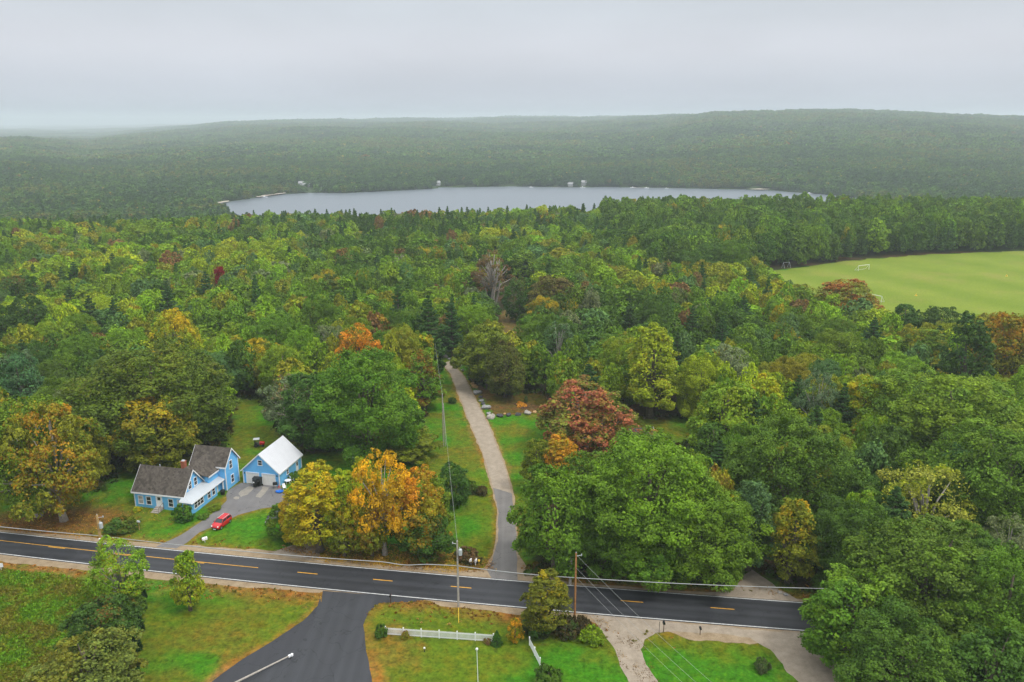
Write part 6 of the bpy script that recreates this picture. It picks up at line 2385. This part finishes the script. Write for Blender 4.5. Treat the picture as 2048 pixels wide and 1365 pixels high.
# ------------------------------------------------------------------ haze, sky, sun, camera
hz = MB().box((0, 8700, 50), (34000, 17900, 200))
ho = hz.build('haze', 'white')
hm = bpy.data.materials.new('haze_air')
hm.use_nodes = True
nt = hm.node_tree
nt.nodes.clear()
out = N(nt, 'ShaderNodeOutputMaterial')
pv = N(nt, 'ShaderNodeVolumePrincipled')
pv.inputs['Color'].default_value = (0.84, 0.93, 1.0, 1)
pv.inputs['Density'].default_value = 0.00017
pv.inputs['Anisotropy'].default_value = 0.2
nt.links.new(pv.outputs[0], out.inputs['Volume'])
ho.data.materials.clear()
ho.data.materials.append(hm)
tag(ho, 'pale mist over the whole valley', kind='stuff')

SUN_EL, SUN_AZ = math.radians(58), math.radians(120)     # azimuth clockwise from +Y
w = bpy.data.worlds.new('World')
SC.world = w
w.use_nodes = True
nt = w.node_tree
bg = nt.nodes['Background']
sky = N(nt, 'ShaderNodeTexSky', sky_type='NISHITA')
sky.sun_disc = False
sky.sun_elevation = SUN_EL
sky.sun_rotation = SUN_AZ
sky.altitude = 100
sky.air_density = 1.5
sky.dust_density = 5.0
tc = N(nt, 'ShaderNodeTexCoord')
sp = N(nt, 'ShaderNodeSeparateXYZ')
nt.links.new(tc.outputs['Generated'], sp.inputs[0])
rmp = N(nt, 'ShaderNodeValToRGB')
# cloud deck brightness against the sine of the elevation, in units of the background strength
els = [(0.0, (3.8, 4.2, 4.9)), (0.03, (4.6, 4.9, 5.5)), (0.08, (5.4, 5.6, 6.15)), (0.13, (5.0, 5.35, 5.85)), (0.3, (7.5, 7.8, 8.3)), (1.0, (14.5, 14.5, 14.5))]
cr = rmp.color_ramp
cr.interpolation = 'EASE'
SCL = 20.0
cr.elements[0].position = els[0][0]
cr.elements[0].color = (*[c / SCL for c in els[0][1]], 1)
cr.elements[1].position = 1.0
cr.elements[1].color = (*[c / SCL for c in els[-1][1]], 1)
for p_, c_ in els[1:-1]:
    e = cr.elements.new(p_)
    e.color = (*[c / SCL for c in c_], 1)
nt.links.new(fmath(nt, 'MAXIMUM', sp.outputs[2], 0.0), rmp.inputs['Fac'])
mp = N(nt, 'ShaderNodeMapping')
mp.inputs['Scale'].default_value = (2.2, 2.2, 9.0)
nt.links.new(tc.outputs['Generated'], mp.inputs['Vector'])
nz = N(nt, 'ShaderNodeTexNoise')
nz.inputs['Scale'].default_value = 1.3
nz.inputs['Detail'].default_value = 5
nt.links.new(mp.outputs[0], nz.inputs['Vector'])
kf = fmath(nt, 'ADD', fmath(nt, 'MULTIPLY', fmath(nt, 'SUBTRACT', nz.outputs['Fac'], 0.5), 0.3), 1.0)
deck = vmath(nt, 'SCALE', rmp.outputs['Color'], s=fmath(nt, 'MULTIPLY', kf, SCL))
colr = mixcol(nt, 0.9, sky.outputs['Color'], deck)
nt.links.new(colr, bg.inputs['Color'])
bg.inputs['Strength'].default_value = 0.1

sl = bpy.data.lights.new('sun', 'SUN')
sl.energy = 1.5
sl.angle = math.radians(12)
sl.color = (1.0, 0.96, 0.9)
so = bpy.data.objects.new('sun', sl)
C.objects.link(so)
dirv = Vector((math.sin(SUN_AZ) * math.cos(SUN_EL), math.cos(SUN_AZ) * math.cos(SUN_EL), math.sin(SUN_EL)))
so.rotation_euler = dirv.to_track_quat('Z', 'Y').to_euler()
so.location = (0, 0, 300)

cam = bpy.data.cameras.new('camera')
cam.sensor_width = 36
cam.lens = 36 * FPX / 2048
cam.clip_start = 1.0
cam.clip_end = 60000
cobj = bpy.data.objects.new('camera', cam)
C.objects.link(cobj)
cobj.location = (0, 0, CAM_H)
cobj.rotation_euler = (math.pi / 2 - PITCH, 0, 0)
SC.camera = cobj

SC.view_settings.view_transform = 'Standard'
SC.view_settings.look = 'None'
SC.view_settings.exposure = 0.42
SC.view_settings.gamma = 1.0
SC.render.engine = 'CYCLES'
cy = SC.cycles
cy.max_bounces = 6
cy.diffuse_bounces = 3
cy.glossy_bounces = 2
cy.transmission_bounces = 3
cy.volume_bounces = 1
cy.transparent_max_bounces = 8
cy.sample_clamp_indirect = 4
cy.use_denoising = True
cy.denoiser = 'OPENIMAGEDENOISE'
cy.use_adaptive_sampling = True
cy.adaptive_threshold = 0.02
